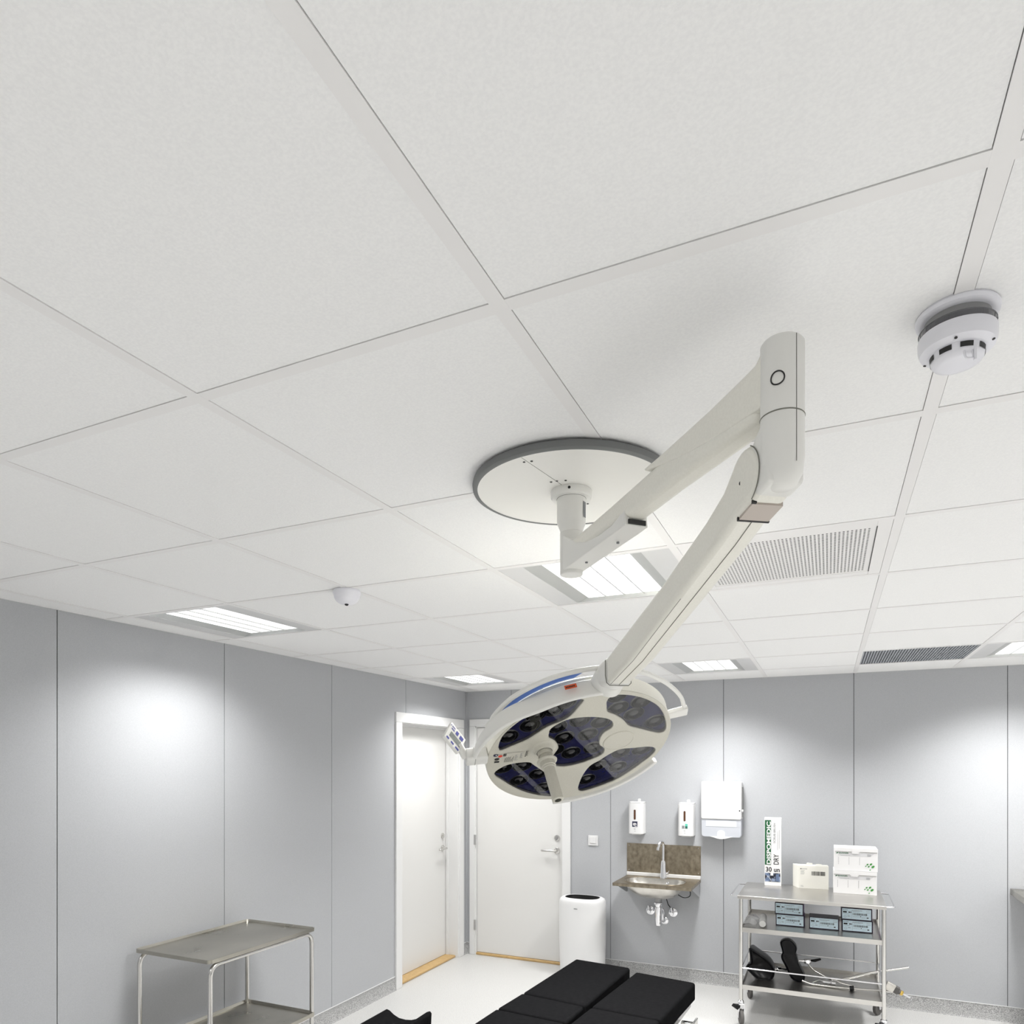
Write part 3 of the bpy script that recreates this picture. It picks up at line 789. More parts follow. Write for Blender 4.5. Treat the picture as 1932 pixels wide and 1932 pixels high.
part('label_print', bm, [M['ink'], M['navyp'], M['red'], M['label_w'], M['inkg']], hd)

# band-shaped yoke from the neck round to the left pivot
def sector(bm, a0, a1, fr, n=40, mi=0):
    """fr(t) -> list of (r, h) cross-section corners; t from 0 to 1"""
    rings = []
    for k in range(n + 1):
        t_ = k / n; a = a0 + (a1 - a0) * t_
        rings.append([bm.verts.new(Hp(r, a, h)) for r, h in fr(t_)])
    m_ = len(rings[0])
    for x, y in zip(rings, rings[1:]):
        for i in range(m_): bm.faces.new((x[i], x[(i + 1) % m_], y[(i + 1) % m_], y[i])).material_index = mi
    bm.faces.new(rings[0]).material_index = mi; bm.faces.new(rings[-1]).material_index = mi
def lerp(a, b, t): return a + (b - a) * t
def yk(t):
    q = min(1, max(0, (t - .38) / .30)); q = q * q * (3 - 2 * q); r = lerp(.2725, .299, q)
    h1 = lerp(.021, .008, max(0, t - .7) / .3); h0 = lerp(-.033, -.020, max(0, t - .55) / .45)
    return [(r - .014, h0), (r - .005, h0 + .001), (r + .001, h1 - .003), (r - .008, h1)]
bm = B(); sector(bm, 78, 171, yk, 48)
yo = part('yoke', bm, M['cream2'], lamp, bevel=.003, seg=3)
# neck joint at the near edge
nb = Hp(.268, 79, -.014)
nt_ = F2 @ Vector((END + .045, 1.932, .004))
bm = B()
ax = (nt_ - nb)
tube(bm, [nb - ax * .30, nb - ax * .10, nb + ax * .15, nb + ax * .45, nb + ax * .48, nb + ax * .52, nb + ax * .85, nb + ax * 1.1, nb + ax * 1.25], .03, 36, radii=[.030, .041, .041, .0385, .0370, .0385, .0375, .034, .024])
nk = part('neck_joint', bm, M['cream2'], lamp)
bm = B(); p_ = [F2 @ Vector((x, y, z)) for x, y, z in ((END + .0, 1.952, .0322), (END - .002, 1.915, .0326), (END - .006, 1.897, .031), (END - .008, 1.8905, .024), (END - .008, 1.8905, -.024), (END - .006, 1.897, -.031), (END - .002, 1.915, -.0326), (END, 1.952, -.0322))]
tube(bm, p_, .0011, 6); part('neck_seam', bm, M['seam'], nk)
bm = B(); prism(bm, [(END - .006, 1.8905), (END + .05, 1.893), (END + .085, 1.905), (END + .085, 1.93), (END + .06, 1.952), (END, 1.960)], -.0328, .0328, F2)
part('neck_shell', bm, M['cream2'], nk, bevel=.012, seg=4)
bm = B(); c0 = Hp(.272, 76, .021); lathe(bm, [(0, 0), (.006, 0), (.006, .001), (0, .001)], Hp(.2520, 81, .0005), FN, 16); part('neck_screw', bm, M['ink'], nk)
# sticker with print on the yoke
bm = B()
for a in (0,):
    A0, A1 = 95.5, 101.5
    vs = [Hp(.2815 + .0012, A0, -.016), Hp(.2830 + .0012, A1, -.016), Hp(.2830 + .0012, A1, -.0040), Hp(.2815 + .0012, A0, -.0040)]
    bm.faces.new([bm.verts.new(v) for v in vs])
    U_ = (vs[0] - vs[3]).normalized(); R_ = (vs[0] - vs[1]).normalized()
st = part('sticker', bm, M['orange'], yo, label='orange-red sticker')
bm = B()
nn_ = R_.cross(U_)
outw = (vs[0] - HC); sg_ = 1 if nn_.dot(outw) > 0 else -1
for k in range(6): quad(bm, vs[2], R_, U_, .003 + .0040 * k, .0035, .0030, .0045, .0010 * sg_, 0)
part('sticker_print', bm, M['ink'], st)

# handle rails round the head
RO = [(0, .322), (9, .317), (19, .311), (32, .300), (46, .2935), (61, .2925), (80, .2955), (103, .2965), (128, .2945), (146, .283), (154, .268)]
def ro(a):
    for (a0, r0), (a1, r1) in zip(RO, RO[1:]):
        if a0 <= a <= a1:
            q = (a - a0) / (a1 - a0); return r0 + (r1 - r0) * q
def rail(t):
    r = ro(5 + 146 * t); return [(r - .0115, -.050), (r - .001, -.051), (r, -.041), (r - .0105, -.039)]
bm = B(); sector(bm, 5, 151, rail, 72)
rl = part('handle_rail', bm, M['cream2'], lamp, bevel=.003, seg=3)
bm = B(); sector(bm, 4, 10, lambda t: [(.252, -.050), (.320, -.050), (.320, -.036), (.252, -.036)], 6)
part('rail_bracket', bm, M['cream2'], rl, bevel=.002)
bm = B(); sector(bm, 146, 153, lambda t: [(.245, -.048), (.280, -.048), (.280, -.040), (.245, -.040)], 4)
part('rail_bracket', bm, M['cream2'], rl, bevel=.002)
bm = B()
def bl(t):
    a = 88 + 56 * t; k = min(1, t / .12) ; r1 = ro(a) - .0113; r0 = r1 - (.022 * k + .001) * min(1, (1 - t) / .18 + .05)
    return [(r0, -.051), (r1, -.050), (r1, -.047), (r0, -.048)]
sector(bm, 88, 144, bl, 56)
part('blue_seal', bm, M['blue'], rl, label='blue strip along the inner side of the rail')
bm = B(); sector(bm, 258, 330, lambda t: [(.258, -.020), (.289, -.016), (.2915, .001), (.276, .003), (.272, -.008), (.258, -.012)], 40)
part('handle_rail', bm, M['cream2'], lamp, bevel=.003, seg=3)

# left pivot and control panel
pv = Hp(.258, 170, -.010); pvo = Hp(.318, 170.5, -.010)
dp = (pvo - pv).normalized()
x_, y_, z_ = zalign(dp, FN)
bm = B(); prism(bm, rrect(-.020, -.020, .020, .020, .009), 0, .060, frame(pv, x_, y_, z_))
pvt = part('pivot_block', bm, M['cream2'], lamp, bevel=.004, seg=3)
bm = B(); tube(bm, [pv + dp * .036 + x_ * a + y_ * b for a, b in rrect(-.0203, -.0203, .0203, .0203, .009, 3)], .0006, 6, closed=True)
part('pivot_seam', bm, M['seam'], pvt)
def AT(x, y, d): return CAM + (RIGHT * ((x - 966) / 1310.46) + FWD + UP * ((1443 - y) / 1310.46)) * d
A_ = CAM + (Vector((-.889, 1.575, 1.809)) - CAM) * HK; a_ = (RIGHT * .034 - UP * .045 + FWD * .03) * HK; b_ = (RIGHT * -.0175 - UP * .0376 - FWD * .037) * HK
n_ = a_.cross(b_).normalized()
if n_.dot(CAM - A_) < 0: n_ = -n_
O_ = A_
def PN(u, v, h): return O_ + a_ * u + b_ * v + n_ * h
bm = B(); pl_ = [(0, 0), (1, 0), (1, 1), (0, 1)]
lo_ = [bm.verts.new(PN(u, v, -.010)) for u, v in pl_]; hi_ = [bm.verts.new(PN(u, v, 0)) for u, v in pl_]
bm.faces.new(lo_); bm.faces.new(hi_)
for i in range(4): bm.faces.new((lo_[i], lo_[(i + 1) % 4], hi_[(i + 1) % 4], hi_[i]))
cp = part('control_panel', bm, M['cream2'], lamp, bevel=.002)
def pq(bm, u0, v0, u1, v1, mi=0):
    bm.faces.new([bm.verts.new(PN(u, v, .0006)) for u, v in ((u0, v0), (u1, v0), (u1, v1), (u0, v1))]).material_index = mi
bm = B(); pq(bm, .18, .42, .90, .70); part('display', bm, M['lcd'], cp)
for q in ((.10, .12, .30, .17), (.12, .24, .32, .30), (.40, .12, .56, .32), (.66, .12, .88, .32), (.10, .82, .26, .92), (.40, .82, .58, .92), (.70, .82, .92, .92), (.02, .10, .05, .2)):
    bm = B(); pq(bm, *q); part('key', bm, M['key'], cp)
bm = B(); pc_ = PN(.8, .5, -.006); tube(bm, [pc_, (pc_ + pvo) / 2 + UP * .004, pvo - dp * .004], .011, 14); part('panel_arm', bm, M['cream2'], pvt)

# ================================================================ WALL FITTINGS
X_, Y_, Z_ = Vector((1, 0, 0)), Vector((0, 1, 0)), Vector((0, 0, 1))
t = thing('light_switch', 'white square light switch on the wall above the waste bin', 'light switch', (-1.780, YB, 1.07))
bm = B(); box(bm, (-1.822, YB - .009, 1.028), (-1.738, YB, 1.112)); part('switch_plate', bm, M['white'], t, bevel=.002)
bm = B(); box(bm, (-1.806, YB - .014, 1.048), (-1.754, YB - .008, 1.100)); part('rocker', bm, M['white'], t, bevel=.0015)

def soap(x, label, kind):
    t = thing('soap_dispenser', label, 'dispenser', (x, YB, 1.13), 'wall dispensers beside the sink')
    w_ = .0585; z0, z1 = 1.148, 1.392
    yf = YB - .105
    bm = B(); prism(bm, [(-w_, 0), (w_, 0), (w_, .085), (w_ - .008, .098), (w_ - .02, .105), (-w_ + .02, .105), (-w_ + .008, .098), (-w_, .085)], z0, z1, frame((x, YB, 0), X_, -Y_, Z_))
    part('body', bm, M['white'], t, bevel=.003)
    bm = B(); prism(bm, [(-w_, 0), (w_, 0), (w_, .07), (w_ - .02, .093), (-w_ + .02, .093), (-w_, .07)], z1, z1 + .012, frame((x, YB, 0), X_, -Y_, Z_)); part('lid', bm, M['white'], t, bevel=.005)
    bm = B(); prism(bm, rrect(-.012, z1 + .004, .012, z1 + .034, .008), 0, .006, frame((x + .006, YB - .0002, 0), X_, Z_, -Y_)); part('hanging_tab', bm, M['white'], t)
    bm = B(); prism(bm, rrect(-.008, 1.262, .008, 1.342, .0078), 0, .0012, frame((x - .006, yf, 0), X_, Z_, -Y_)); part('sight_window', bm, M['soap'], t, label='narrow amber window')
    bm = B(); prism(bm, [(-.032, 1.141), (.040, 1.141), (.040, 1.149), (-.032, 1.149)], .02, .090, frame((x, YB, 0), X_, Z_, -Y_)); part('nozzle', bm, M['white'], t)
    bm = B(); ll = Vector((x - .026, yf, 1.205))
    if kind == 0:
        quad(bm, ll, X_, Z_, 0, 0, .042, .044, .0008, 0)
        quad(bm, ll, X_, Z_, .006, .018, .030, .008, .0012, 1); quad(bm, ll, X_, Z_, .010, .026, .020, .004, .0012, 1); quad(bm, ll, X_, Z_, .008, .010, .016, .005, .0012, 1); quad(bm, ll, X_, Z_, .020, .004, .018, .005, .0012, 1)
        for k in range(3): quad(bm, ll, X_, Z_, .008 + .008 * k, .036, .006, .0015, .0012, 2)
        part('label', bm, [M['navyp'], M['label_w'], M['inkg']], t, label='dark navy label')
    else:
        quad(bm, ll, X_, Z_, 0, .002, .044, .036, .0008, 0); quad(bm, ll, X_, Z_, 0, .002, .020, .022, .0012, 2); quad(bm, ll, X_, Z_, .024, .002, .020, .036, .0012, 1); quad(bm, ll, X_, Z_, .024, .002, .018, .018, .0016, 3)
        part('label', bm, [M['label_w'], M['teal'], M['inkg'], mat('print_dark_green', (.02, .12, .09), .5)], t, label='green and grey label')
    bm = B(); lathe(bm, [(.0045, 0), (.0052, .0004), (.0060, 0)], (x - .006, yf - .0004, 1.188), (0, -1, 0), 14, cap=False); quad(bm, (x - .010, yf, 1.170), X_, Z_, 0, 0, .012, .002, .0006); part('press_mark', bm, M['inkg'], t)
    return t
soap(-1.397, 'white soap dispenser with a dark navy label, left one above the sink', 0)
soap(-1.006, 'white dispenser with a green and grey label, beside the paper towel dispenser', 1)

t = thing('paper_towel_dispenser', 'large white paper towel dispenser with a frosted lower half on the wall', 'dispenser', (-.744, YB, 1.13))
x0, x1 = -.888, -.594; yd_ = .105
Fd = frame((0, YB, 0), X_, Z_, -Y_)
bm = B(); prism(bm, rrect(x0, 1.286, x1, 1.572, .014), .0, yd_, Fd); part('cover', bm, M['white'], t, bevel=.006, seg=3)
bm = B(); prism(bm, rrect(x0 + .002, 1.150, x1 - .002, 1.310, .022), .004, yd_ - .008, Fd); lw = part('lower_window', bm, M['smoke'], t, bevel=.003, label='frosted grey lower half')
bm = B(); prism(bm, [(x0 + .035, 1.23), (x1 - .035, 1.23), (x1 - .035, 1.275), (x0 + .035, 1.275)], yd_ - .0085, yd_ - .0065, Fd); part('towels', bm, M['towel'], lw)
bm = B(); mx_ = (x0 + x1) / 2
prism(bm, [(mx_ - .085, 1.156), (mx_ - .03, 1.140), (mx_, 1.136), (mx_ + .03, 1.140), (mx_ + .085, 1.156)], .02, yd_ - .004, Fd)
prism(bm, [(mx_ - .030, 1.150), (mx_ + .030, 1.150), (mx_ + .028, 1.185)] + [(mx_ + .028 * math.cos(a), 1.185 + .018 * math.sin(a)) for a in [k * PI / 8 for k in range(1, 8)]] + [(mx_ - .028, 1.185)], yd_ - .009, yd_ - .0045, Fd)
part('tray', bm, M['white'], t)
bm = B(); cyl(bm, (x1 + .010, YB - .07, 1.352), (x1 - .004, YB - .07, 1.352), .011, 18); part('lock_knob', bm, M['white'], t)
bm = B(); cyl(bm, (x1 - .012, YB - yd_ - .001, 1.354), (x1 - .012, YB - yd_ + .004, 1.354), .0055, 12); part('keyhole', bm, M['ink'], t)
bm = B(); box(bm, (x1 - .001, YB - .05, 1.30), (x1 + .004, YB - .0, 1.53)); part('back_plate', bm, M['grey'], t)

# ---- sink
sk = thing('sink', 'small stainless steel wall-hung sink with a brown-tinged splashback and chrome trap', 'sink', (-1.2, YB, .44))
sx0, sx1, sz, sy0 = -1.492, -.906, .804, 5.105
bm = B(); box(bm, (sx0, YB - .006, .832), (sx1, YB, 1.064)); sp_ = part('splashback', bm, M['steelb'], sk)
for x, z in ((sx0 + .018, .85), (sx0 + .018, 1.046), (sx1 - .018, .85), (sx1 - .018, 1.046)):
    bm = B(); lathe(bm, [(0, 0), (.004, 0), (.003, .002), (0, .0025)], (x, YB - .006, z), (0, -1, 0), 12); part('screw', bm, M['chrome'], sp_)
bm = B(); box(bm, (sx0 - .002, YB - .014, sz), (sx1, YB, .8325)); part('upstand', bm, M['white'], sk, bevel=.004, label='white strip of sealant along the splashback')
# rim with bowl hole
ox_, oy_ = (-1.445, -.985), (5.160, 5.455)
oval = rrect(ox_[0], oy_[0], ox_[1], oy_[1], .125, 10)
me = filled([(sx0, sy0), (sx1, sy0), (sx1, YB - .001), (sx0, YB - .001)], [oval], .001)
me.transform(Matrix.Translation((0, 0, sz - .0005))); finish('worktop', me, M['steelb'], sk)
bm = B(); box(bm, (sx0, sy0, sz - .022), (sx1, sy0 + .004, sz)); box(bm, (sx0, sy0 + .004, sz - .022), (sx0 + .004, YB - .001, sz)); box(bm, (sx1 - .004, sy0 + .004, sz - .022), (sx1, YB - .001, sz))
tube(bm, [Vector((x, y, sz + .0015)) for x, y in oval], .0022, 8, closed=True)
part('rim', bm, M['steelb'], sk, bevel=.001)
def ring_at(f, z):
    cx_, cy_ = sum(ox_) / 2 + (1 - f) * .02, sum(oy_) / 2 + (1 - f) * .02
    return [(cx_ + (x - sum(ox_) / 2) * f, cy_ + (y - sum(oy_) / 2) * f, z) for x, y in oval]
bm = B(); rings = [[bm.verts.new(p) for p in ring_at(f, z)] for f, z in ((1.0, sz), (.97, sz - .025), (.90, sz - .055), (.78, sz - .085), (.60, sz - .110), (.40, sz - .124), (.20, sz - .130), (.08, sz - .132))]
for a, b in zip(rings, rings[1:]):
    for i in range(len(a)): bm.faces.new((a[i], b[i], b[(i + 1) % len(a)], a[(i + 1) % len(a)]))
bm.faces.new(rings[-1])
part('bowl', bm, M['bowl'], sk)
bm = B(); lathe(bm, [(0, 0), (.012, 0), (.010, .004), (0, .002)], (-1.145, 5.437, sz - .032), (0, -1, .35), 20); part('overflow', bm, M['chrome'], sk)
for x in (sx0 + .004, sx1 - .007):
    bm = B(); prism(bm, [(0, 0), (.40, 0), (.035, -.125), (0, -.125)], 0, .003, frame((x, YB - .002, sz - .006), -Y_, Z_, X_ * -1 if False else (-Y_).cross(Z_))); part('bracket', bm, M['alu'], sk)
bm = B()
dx, dy = -1.190, 5.315
lathe(bm, [(0, .672), (.032, .676), (.026, .668), (.026, .640), (0, .640)][::-1], (dx, dy, 0), (0, 0, 1), 28)
part('drain', bm, M['grey'], sk)
bm = B()
lathe(bm, [(.0, .642), (.034, .642), (.036, .636), (.034, .628), (.028, .625), (.026, .612), (.030, .608), (.030, .600), (.028, .56), (.0265, .500), (.0235, .470), (.021, .466), (0, .466)][::-1], (dx, dy, 0), (0, 0, 1), 36)
tube(bm, rounded_path([(dx, dy, .585), (dx + .010, dy + .07, .585), (dx + .002, dy + .13, .545), (dx + .002, dy + .15, .470), (dx + .002, YB, .462)], .035), .0155, 16)
lathe(bm, [(0, 0), (.034, 0), (.032, .006), (.022, .012), (0, .012)], (dx + .002, YB, .462), (0, -1, 0), 28)
part('bottle_trap', bm, M['chrome'], sk, label='chrome bottle trap')
bm = B(); tube(bm, rounded_path([(-.955, 5.32, .77), (-.945, 5.32, .705), (-1.0, 5.33, .685), (-1.09, 5.36, .73)], .05, seg=8), .003, 8)
tube(bm, [(-1.16, 5.40, .70), (-1.150, 5.48, .60), (-1.122, YB - .02, .55)], .0035, 8)
part('hose', bm, M['black'], sk, label='thin black hose')
# faucet
fc = thing('faucet', 'chrome swan-neck faucet standing at the back of the steel sink', 'faucet', (-1.187, 5.475, sz))
fx, fy = -1.187, 5.478
bm = B(); lathe(bm, [(0, 0), (.030, 0), (.029, .012), (.0265, .03), (.0225, .10), (.0205, .125), (.016, .140), (0, .146)], (fx, fy, sz), (0, 0, 1), 36)
part('faucet_body', bm, M['chrome'], fc)
bm = B(); tube(bm, rounded_path([(fx, fy, sz + .12), (fx + .001, fy, sz + .285), (fx - .010, fy - .07, sz + .300), (fx - .020, fy - .095, sz + .232)], .042, seg=10), .0105, 18)
lathe(bm, [(.0118, 0), (.0118, .022), (.009, .024), (0, .024)], (fx - .0195, fy - .094, sz + .252), (-.06, -.12, -1), 20)
part('spout', bm, M['chrome'], fc)
bm = B(); cyl(bm, (fx + .018, fy, sz + .035), (fx + .040, fy - .002, sz + .040), .008, 16); tube(bm, [(fx + .037, fy - .002, sz + .040), (fx + .046, fy - .006, sz + .062)], .003, 8, radii=[.005, .0035]); part('lever', bm, M['chrome'], fc)
for x, z, lb in ((-1.120, .530, 'chrome angle valve on the wall to the right of the bottle trap'), (-1.300, .532, 'chrome angle valve on the wall half hidden behind the bottle trap')):
    v = thing('angle_valve', lb, 'valve', (x, YB, z), 'chrome valves under the sink')
    bm = B(); lathe(bm, [(0, 0), (.036, 0), (.034, .005), (.018, .012), (0, .012)], (x, YB, z), (0, -1, 0), 32); part('rosette', bm, M['chrome'], v)
    bm = B(); cyl(bm, (x, YB - .01, z), (x, YB - .06, z), .011, 18); cyl(bm, (x, YB - .04, z), (x - .01, YB - .04, z + .045), .008, 14); part('valve_body', bm, M['chrome'], v)
    bm = B(); lathe(bm, [(0, 0), (.014, 0), (.016, .006), (.014, .014), (0, .014)], (x, YB - .055, z), (0, -1, 0), 10); part('valve_knob', bm, M['chrome'], v)

# ---- waste bin
t = thing('waste_bin', 'tall white oval waste bin with a black opening on top beside the back door', 'waste bin', (-1.815, 5.36, 0))
bm = B(); N_ = 64
def bo(f, z, g=1.0): return [(-1.815 + (.190 * f) * (abs(math.cos(a)) ** .72) * (1 if math.cos(a) >= 0 else -1), 5.355 + (.125 * f * g) * (abs(math.sin(a)) ** .8) * (1 if math.sin(a) >= 0 else -1), z) for a in [2 * PI * k / N_ for k in range(N_)]]
rings = [[bm.verts.new(p) for p in bo(f, z)] for f, z in ((.94, 0), (.95, .01), (1.0, .30), (1.0, .575), (.985, .600), (.95, .617), (.88, .626), (.80, .629), (.74, .628))]
for a, b in zip(rings, rings[1:]):
    for i in range(N_): bm.faces.new((a[i], b[i], b[(i + 1) % N_], a[(i + 1) % N_]))
part('bin_body', bm, M['white'], t, smooth=60)
bm = B(); a = [bm.verts.new(p) for p in bo(.745, .6275)]; b = [bm.verts.new(p) for p in bo(.70, .56)]
for i in range(N_): bm.faces.new((a[i], b[i], b[(i + 1) % N_], a[(i + 1) % N_]))
bm.faces.new(b); part('opening', bm, M['ink'], t, label='black oval opening')
bm = B(); quad(bm, (-1.845, 5.2290, .55), X_, Z_, 0, 0, .03, .006, .0012); part('bin_mark', bm, M['inkg'], t)

# ---- steel counter at the right
t = thing('steel_counter', 'corner of a steel counter at the right edge of the picture', 'counter', (1.6, 5.3, 0))
bm = B(); box(bm, (1.085, 4.95, .845), (2.2, YB - .01, .885)); part('countertop', bm, M['steelw'], t, bevel=.003)
bm = B(); box(bm, (1.38, 5.05, .10), (2.18, YB - .012, .845)); part('cabinet', bm, M['grey'], t, bevel=.003)
bm = B(); box(bm, (1.42, 5.10, 0), (2.16, YB - .03, .10)); part('plinth', bm, M['black'], t)

# ================================================================ LEFT TROLLEY
tr_ = thing('tray_trolley', 'two-tier steel tray trolley standing against the left wall', 'trolley', (-2.685, 2.543, 0))
tx0, tx1, ty0, ty1 = -2.927, -2.446, 2.200, 2.888
def tray(name, z, dz=.018):
    bm = B(); prism(bm, rrect(tx0 + .003, ty0 + .003, tx1 - .003, ty1 - .003, .018), z - dz + .004, z - dz + .007)
    o_ = rrect(tx0, ty0, tx1, ty1, .022, 6); i_ = rrect(tx0 + .010, ty0 + .010, tx1 - .010, ty1 - .010, .016, 6); k_ = rrect(tx0 + .004, ty0 + .004, tx1 - .004, ty1 - .004, .020, 6)
    R = [[bm.verts.new((x, y, q)) for x, y in pp] for pp, q in ((o_, z - dz), (o_, z - .001), (k_, z), (i_, z - dz + .007))]
    for a, b in zip(R, R[1:]):
        for i in range(len(a)): bm.faces.new((a[i], b[i], b[(i + 1) % len(a)], a[(i + 1) % len(a)]))
    return part(name, bm, M['steelw'], tr_)
tray('tray', .847); tray('tray', .405, .020)
tz = .818
for y in (ty0 + .018, ty1 - .018):
    pass
for yy, lab in ((ty0 + .016, 0), (ty1 - .016, 1)):
    for xx in (tx0 + .016, tx1 - .016):
        bm = B()
        iy = .06 if yy < 2.5 else -.06
        tube(bm, rounded_path([(xx, yy, .07), (xx, yy, tz), (xx, yy + iy * 2.2, tz)], .055, seg=8), .0105, 16)
        part('leg', bm, M['chromed'], tr_)
        bm = B(); cyl(bm, (xx, yy, .115), (xx, yy, .07), .013, 14); box(bm, (xx - .015, yy - .012, .035), (xx - .011, yy + .012, .08)); box(bm, (xx + .011, yy - .012, .035), (xx + .015, yy + .012, .08)); box(bm, (xx - .015, yy - .012, .076), (xx + .015, yy + .012, .082))
        cs = part('caster', bm, M['alu'], tr_)
        bm = B(); cyl(bm, (xx - .009, yy, .036), (xx + .009, yy, .036), .036, 28); part('wheel', bm, M['rubber'], cs)
bm = B()
for xx in (tx0 + .016, tx1 - .016): cyl(bm, (xx, ty0 + .12, tz), (xx, ty1 - .12, tz), .0105, 14)
for yy in (ty0 + .12, ty1 - .12): cyl(bm, (tx0 + .016, yy, tz), (tx1 - .016, yy, tz), .0075, 12)
part('frame', bm, M['chromed'], tr_)

# ================================================================ RIGHT CART
ct = thing('instrument_cart', 'three-shelf stainless steel cart on casters against the back wall', 'cart', (-.11, 5.05, 0))
cx0, cx1, cy0, cy1, cz = -.545, .318, 4.757, 5.340, .842
bm = B(); box(bm, (cx0, cy0, cz - .022), (cx1, cy1, cz)); part('top_shelf', bm, M['steel'], ct, bevel=.002)
def shelf(z):
    bm = B(); box(bm, (cx0 + .03, cy0 + .004, z - .030), (cx1 - .024, cy0 + .008, z)); box(bm, (cx0 + .03, cy1 - .008, z - .030), (cx1 - .024, cy1 - .004, z + .012))
    box(bm, (cx0 + .026, cy0 + .02, z - .030), (cx0 + .030, cy1 - .02, z + .012)); box(bm, (cx1 - .028, cy0 + .02, z - .030), (cx1 - .024, cy1 - .02, z + .012))
    box(bm, (cx0 + .028, cy0 + .006, z - .012), (cx1 - .026, cy1 - .006, z - .009)); return part('shelf', bm, M['steel'], ct)
shelf(.634); shelf(.260)
SH2, SH3 = .634 - .009, .260 - .009
for xx in (cx0 + .020, cx1 - .014):
    for yy in (cy0 + .013, cy1 - .013):
        bm = B(); cyl(bm, (xx, yy, .150), (xx, yy, cz - .02), .0125, 20); part('leg', bm, M['chromed'], ct)
        fr_ = yy < 5
        ang = {True: math.radians(20), False: math.radians(-30)}[xx < 0]
        R3 = Matrix.Translation((xx, yy, 0)) @ Matrix.Rotation(ang, 4, 'Z')
        bm = B(); lathe(bm, [(0, .138), (.019, .138), (.019, .150), (.0135, .156), (0, .156)], (xx, yy, 0), (0, 0, 1), 24)
        for s in (-1, 1):
            prism(bm, [(-.018, .132), (.016, .132), (.010, .042), (-.004, .036), (-.014, .044), (-.022, .10)], .016 * s - .0015, .016 * s + .0015, R3 @ frame((0, 0, 0), Y_, Z_, X_))
        box(bm, (-.017, -.022, .130), (.017, .018, .138), 0, R3)
        cs = part('caster', bm, M['chrome'], ct)
        bm = B(); lathe(bm, [(.034, -.0105), (.046, -.0105), (.0485, -.006), (.0485, .006), (.046, .0105), (.034, .0105)], R3 @ Vector((0, -.004, .0487)), R3.to_3x3() @ X_, 36); cyl(bm, R3 @ Vector((-.010, -.004, .0487)), R3 @ Vector((.010, -.004, .0487)), .0345, 28, mi=1); cyl(bm, R3 @ Vector((-.018, -.004, .0487)), R3 @ Vector((.018, -.004, .0487)), .007, 14, mi=2)
        part('wheel', bm, [M['rubber'], M['grey'], M['chrome']], cs)
        if fr_:
            bm = B(); prism(bm, [(-.06, .118), (-.048, .132), (-.015, .126), (-.015, .112), (-.035, .098)], -.016, .016, R3 @ Matrix.Rotation(math.radians(-70 if xx < 0 else -20), 4, 'Z') @ frame((0, 0, 0), Y_, Z_, X_)); part('brake_lever', bm, M['black'], cs)
for s, x in ((-1, cx0), (1, cx1)):
    bm = B(); tube(bm, rounded_path([(x - s * .01, cy0 + .03, cz - .010), (x + s * .048, cy0 + .05, cz - .010), (x + s * .048, cy1 - .06, cz - .010), (x - s * .01, cy1 - .04, cz - .010)], .018), .0048, 12)
    part('push_handle', bm, M['chrome'], ct)
for pts in ([(cx0 + .02, cy0 + .013, .367), (cx1 - .014, cy0 + .013, .367)], [(cx0 + .02, cy1 - .013, .352), (cx1 - .014, cy1 - .013, .352)], [(cx0 + .02, cy0 + .013, .367), (cx0 + .02, cy1 - .013, .352)], [(cx1 - .014, cy0 + .013, .367), (cx1 - .014, cy1 - .013, .352)]):
    bm = B(); cyl(bm, pts[0], pts[1], .0052, 12); part('guard_rail', bm, M['chrome'], ct)

# --- things on the top shelf
def at_shelf(name, label, cat, group=None, loc=None): return thing(name, label, cat, loc, group)
# tall brush box
t = at_shelf('scrub_brush_box', 'tall narrow white and green box of scrub brushes on the cart', 'box', None, (-.36, 5.29, cz))
a_ = math.radians(3); R_ = Vector((math.cos(a_), math.sin(a_), 0)); Bk = Vector((-math.sin(a_), math.cos(a_), 0)); O_ = Vector((-.416, 5.236, cz)); W_, D_, H_ = .112, .10, .478
F_ = frame(O_, R_, Bk, Z_)
bm = B(); box(bm, (0, 0, 0), (W_, D_, H_), 0, F_); part('carton', bm, M['carton'], t, bevel=.0015)
bm = B(); box(bm, (.004, .001, H_ - .001), (W_ - .004, .003, H_ + .0005), 0, F_); part('lid_gap', bm, M['pinkish'], t)
bm = B(); quad(bm, O_, R_, Z_, .0025, .147, .041, .317, .0006); part('green_band', bm, M['green'], t, label='dark green printed band')
text_mesh('DISPOMEDIC', O_ + R_ * .0425 + Z_ * .152, Z_, -R_, .302, .028, t, M['label_w'], bold=.03, out=.0012)
text_mesh('SCRUB BRUSH', O_ + R_ * .0735 + Z_ * .302, Z_, -R_, .142, .014, t, M['inkg'], out=.0010)
text_mesh('DRY', O_ + R_ * .0945 + Z_ * .152, Z_, -R_, .072, .034, t, M['ink'], bold=.006, out=.0010)
text_mesh('30 un', O_ + R_ * .009 + Z_ * .098, R_, Z_, .092, .034, t, M['ink'], bold=.018, out=.0010)
bm = B(); quad(bm, O_, R_, Z_, .003, .028, .102, .062, .0007, 0)
quad(bm, O_, R_, Z_, .010, .036, .028, .020, .0010, 1); quad(bm, O_, R_, Z_, .012, .072, .022, .014, .0010, 1); quad(bm, O_, R_, Z_, .076, .034, .020, .050, .0010, 1); quad(bm, O_, R_, Z_, .040, .072, .018, .020, .0012, 2)
part('picture', bm, [M['photo'], mat('print_steel_blue', (.12, .17, .28), .4), M['carton']], t, label='dark photo panel')
bm = B(); pth = [O_ + R_ * x + Z_ * z + (-Bk) * .0015 for x, z in ((.018, .068), (.030, .060), (.040, .046), (.046, .030))]; tube(bm, pth, .0012, 6); part('picture_line', bm, M['label_w'], t)
bm = B()
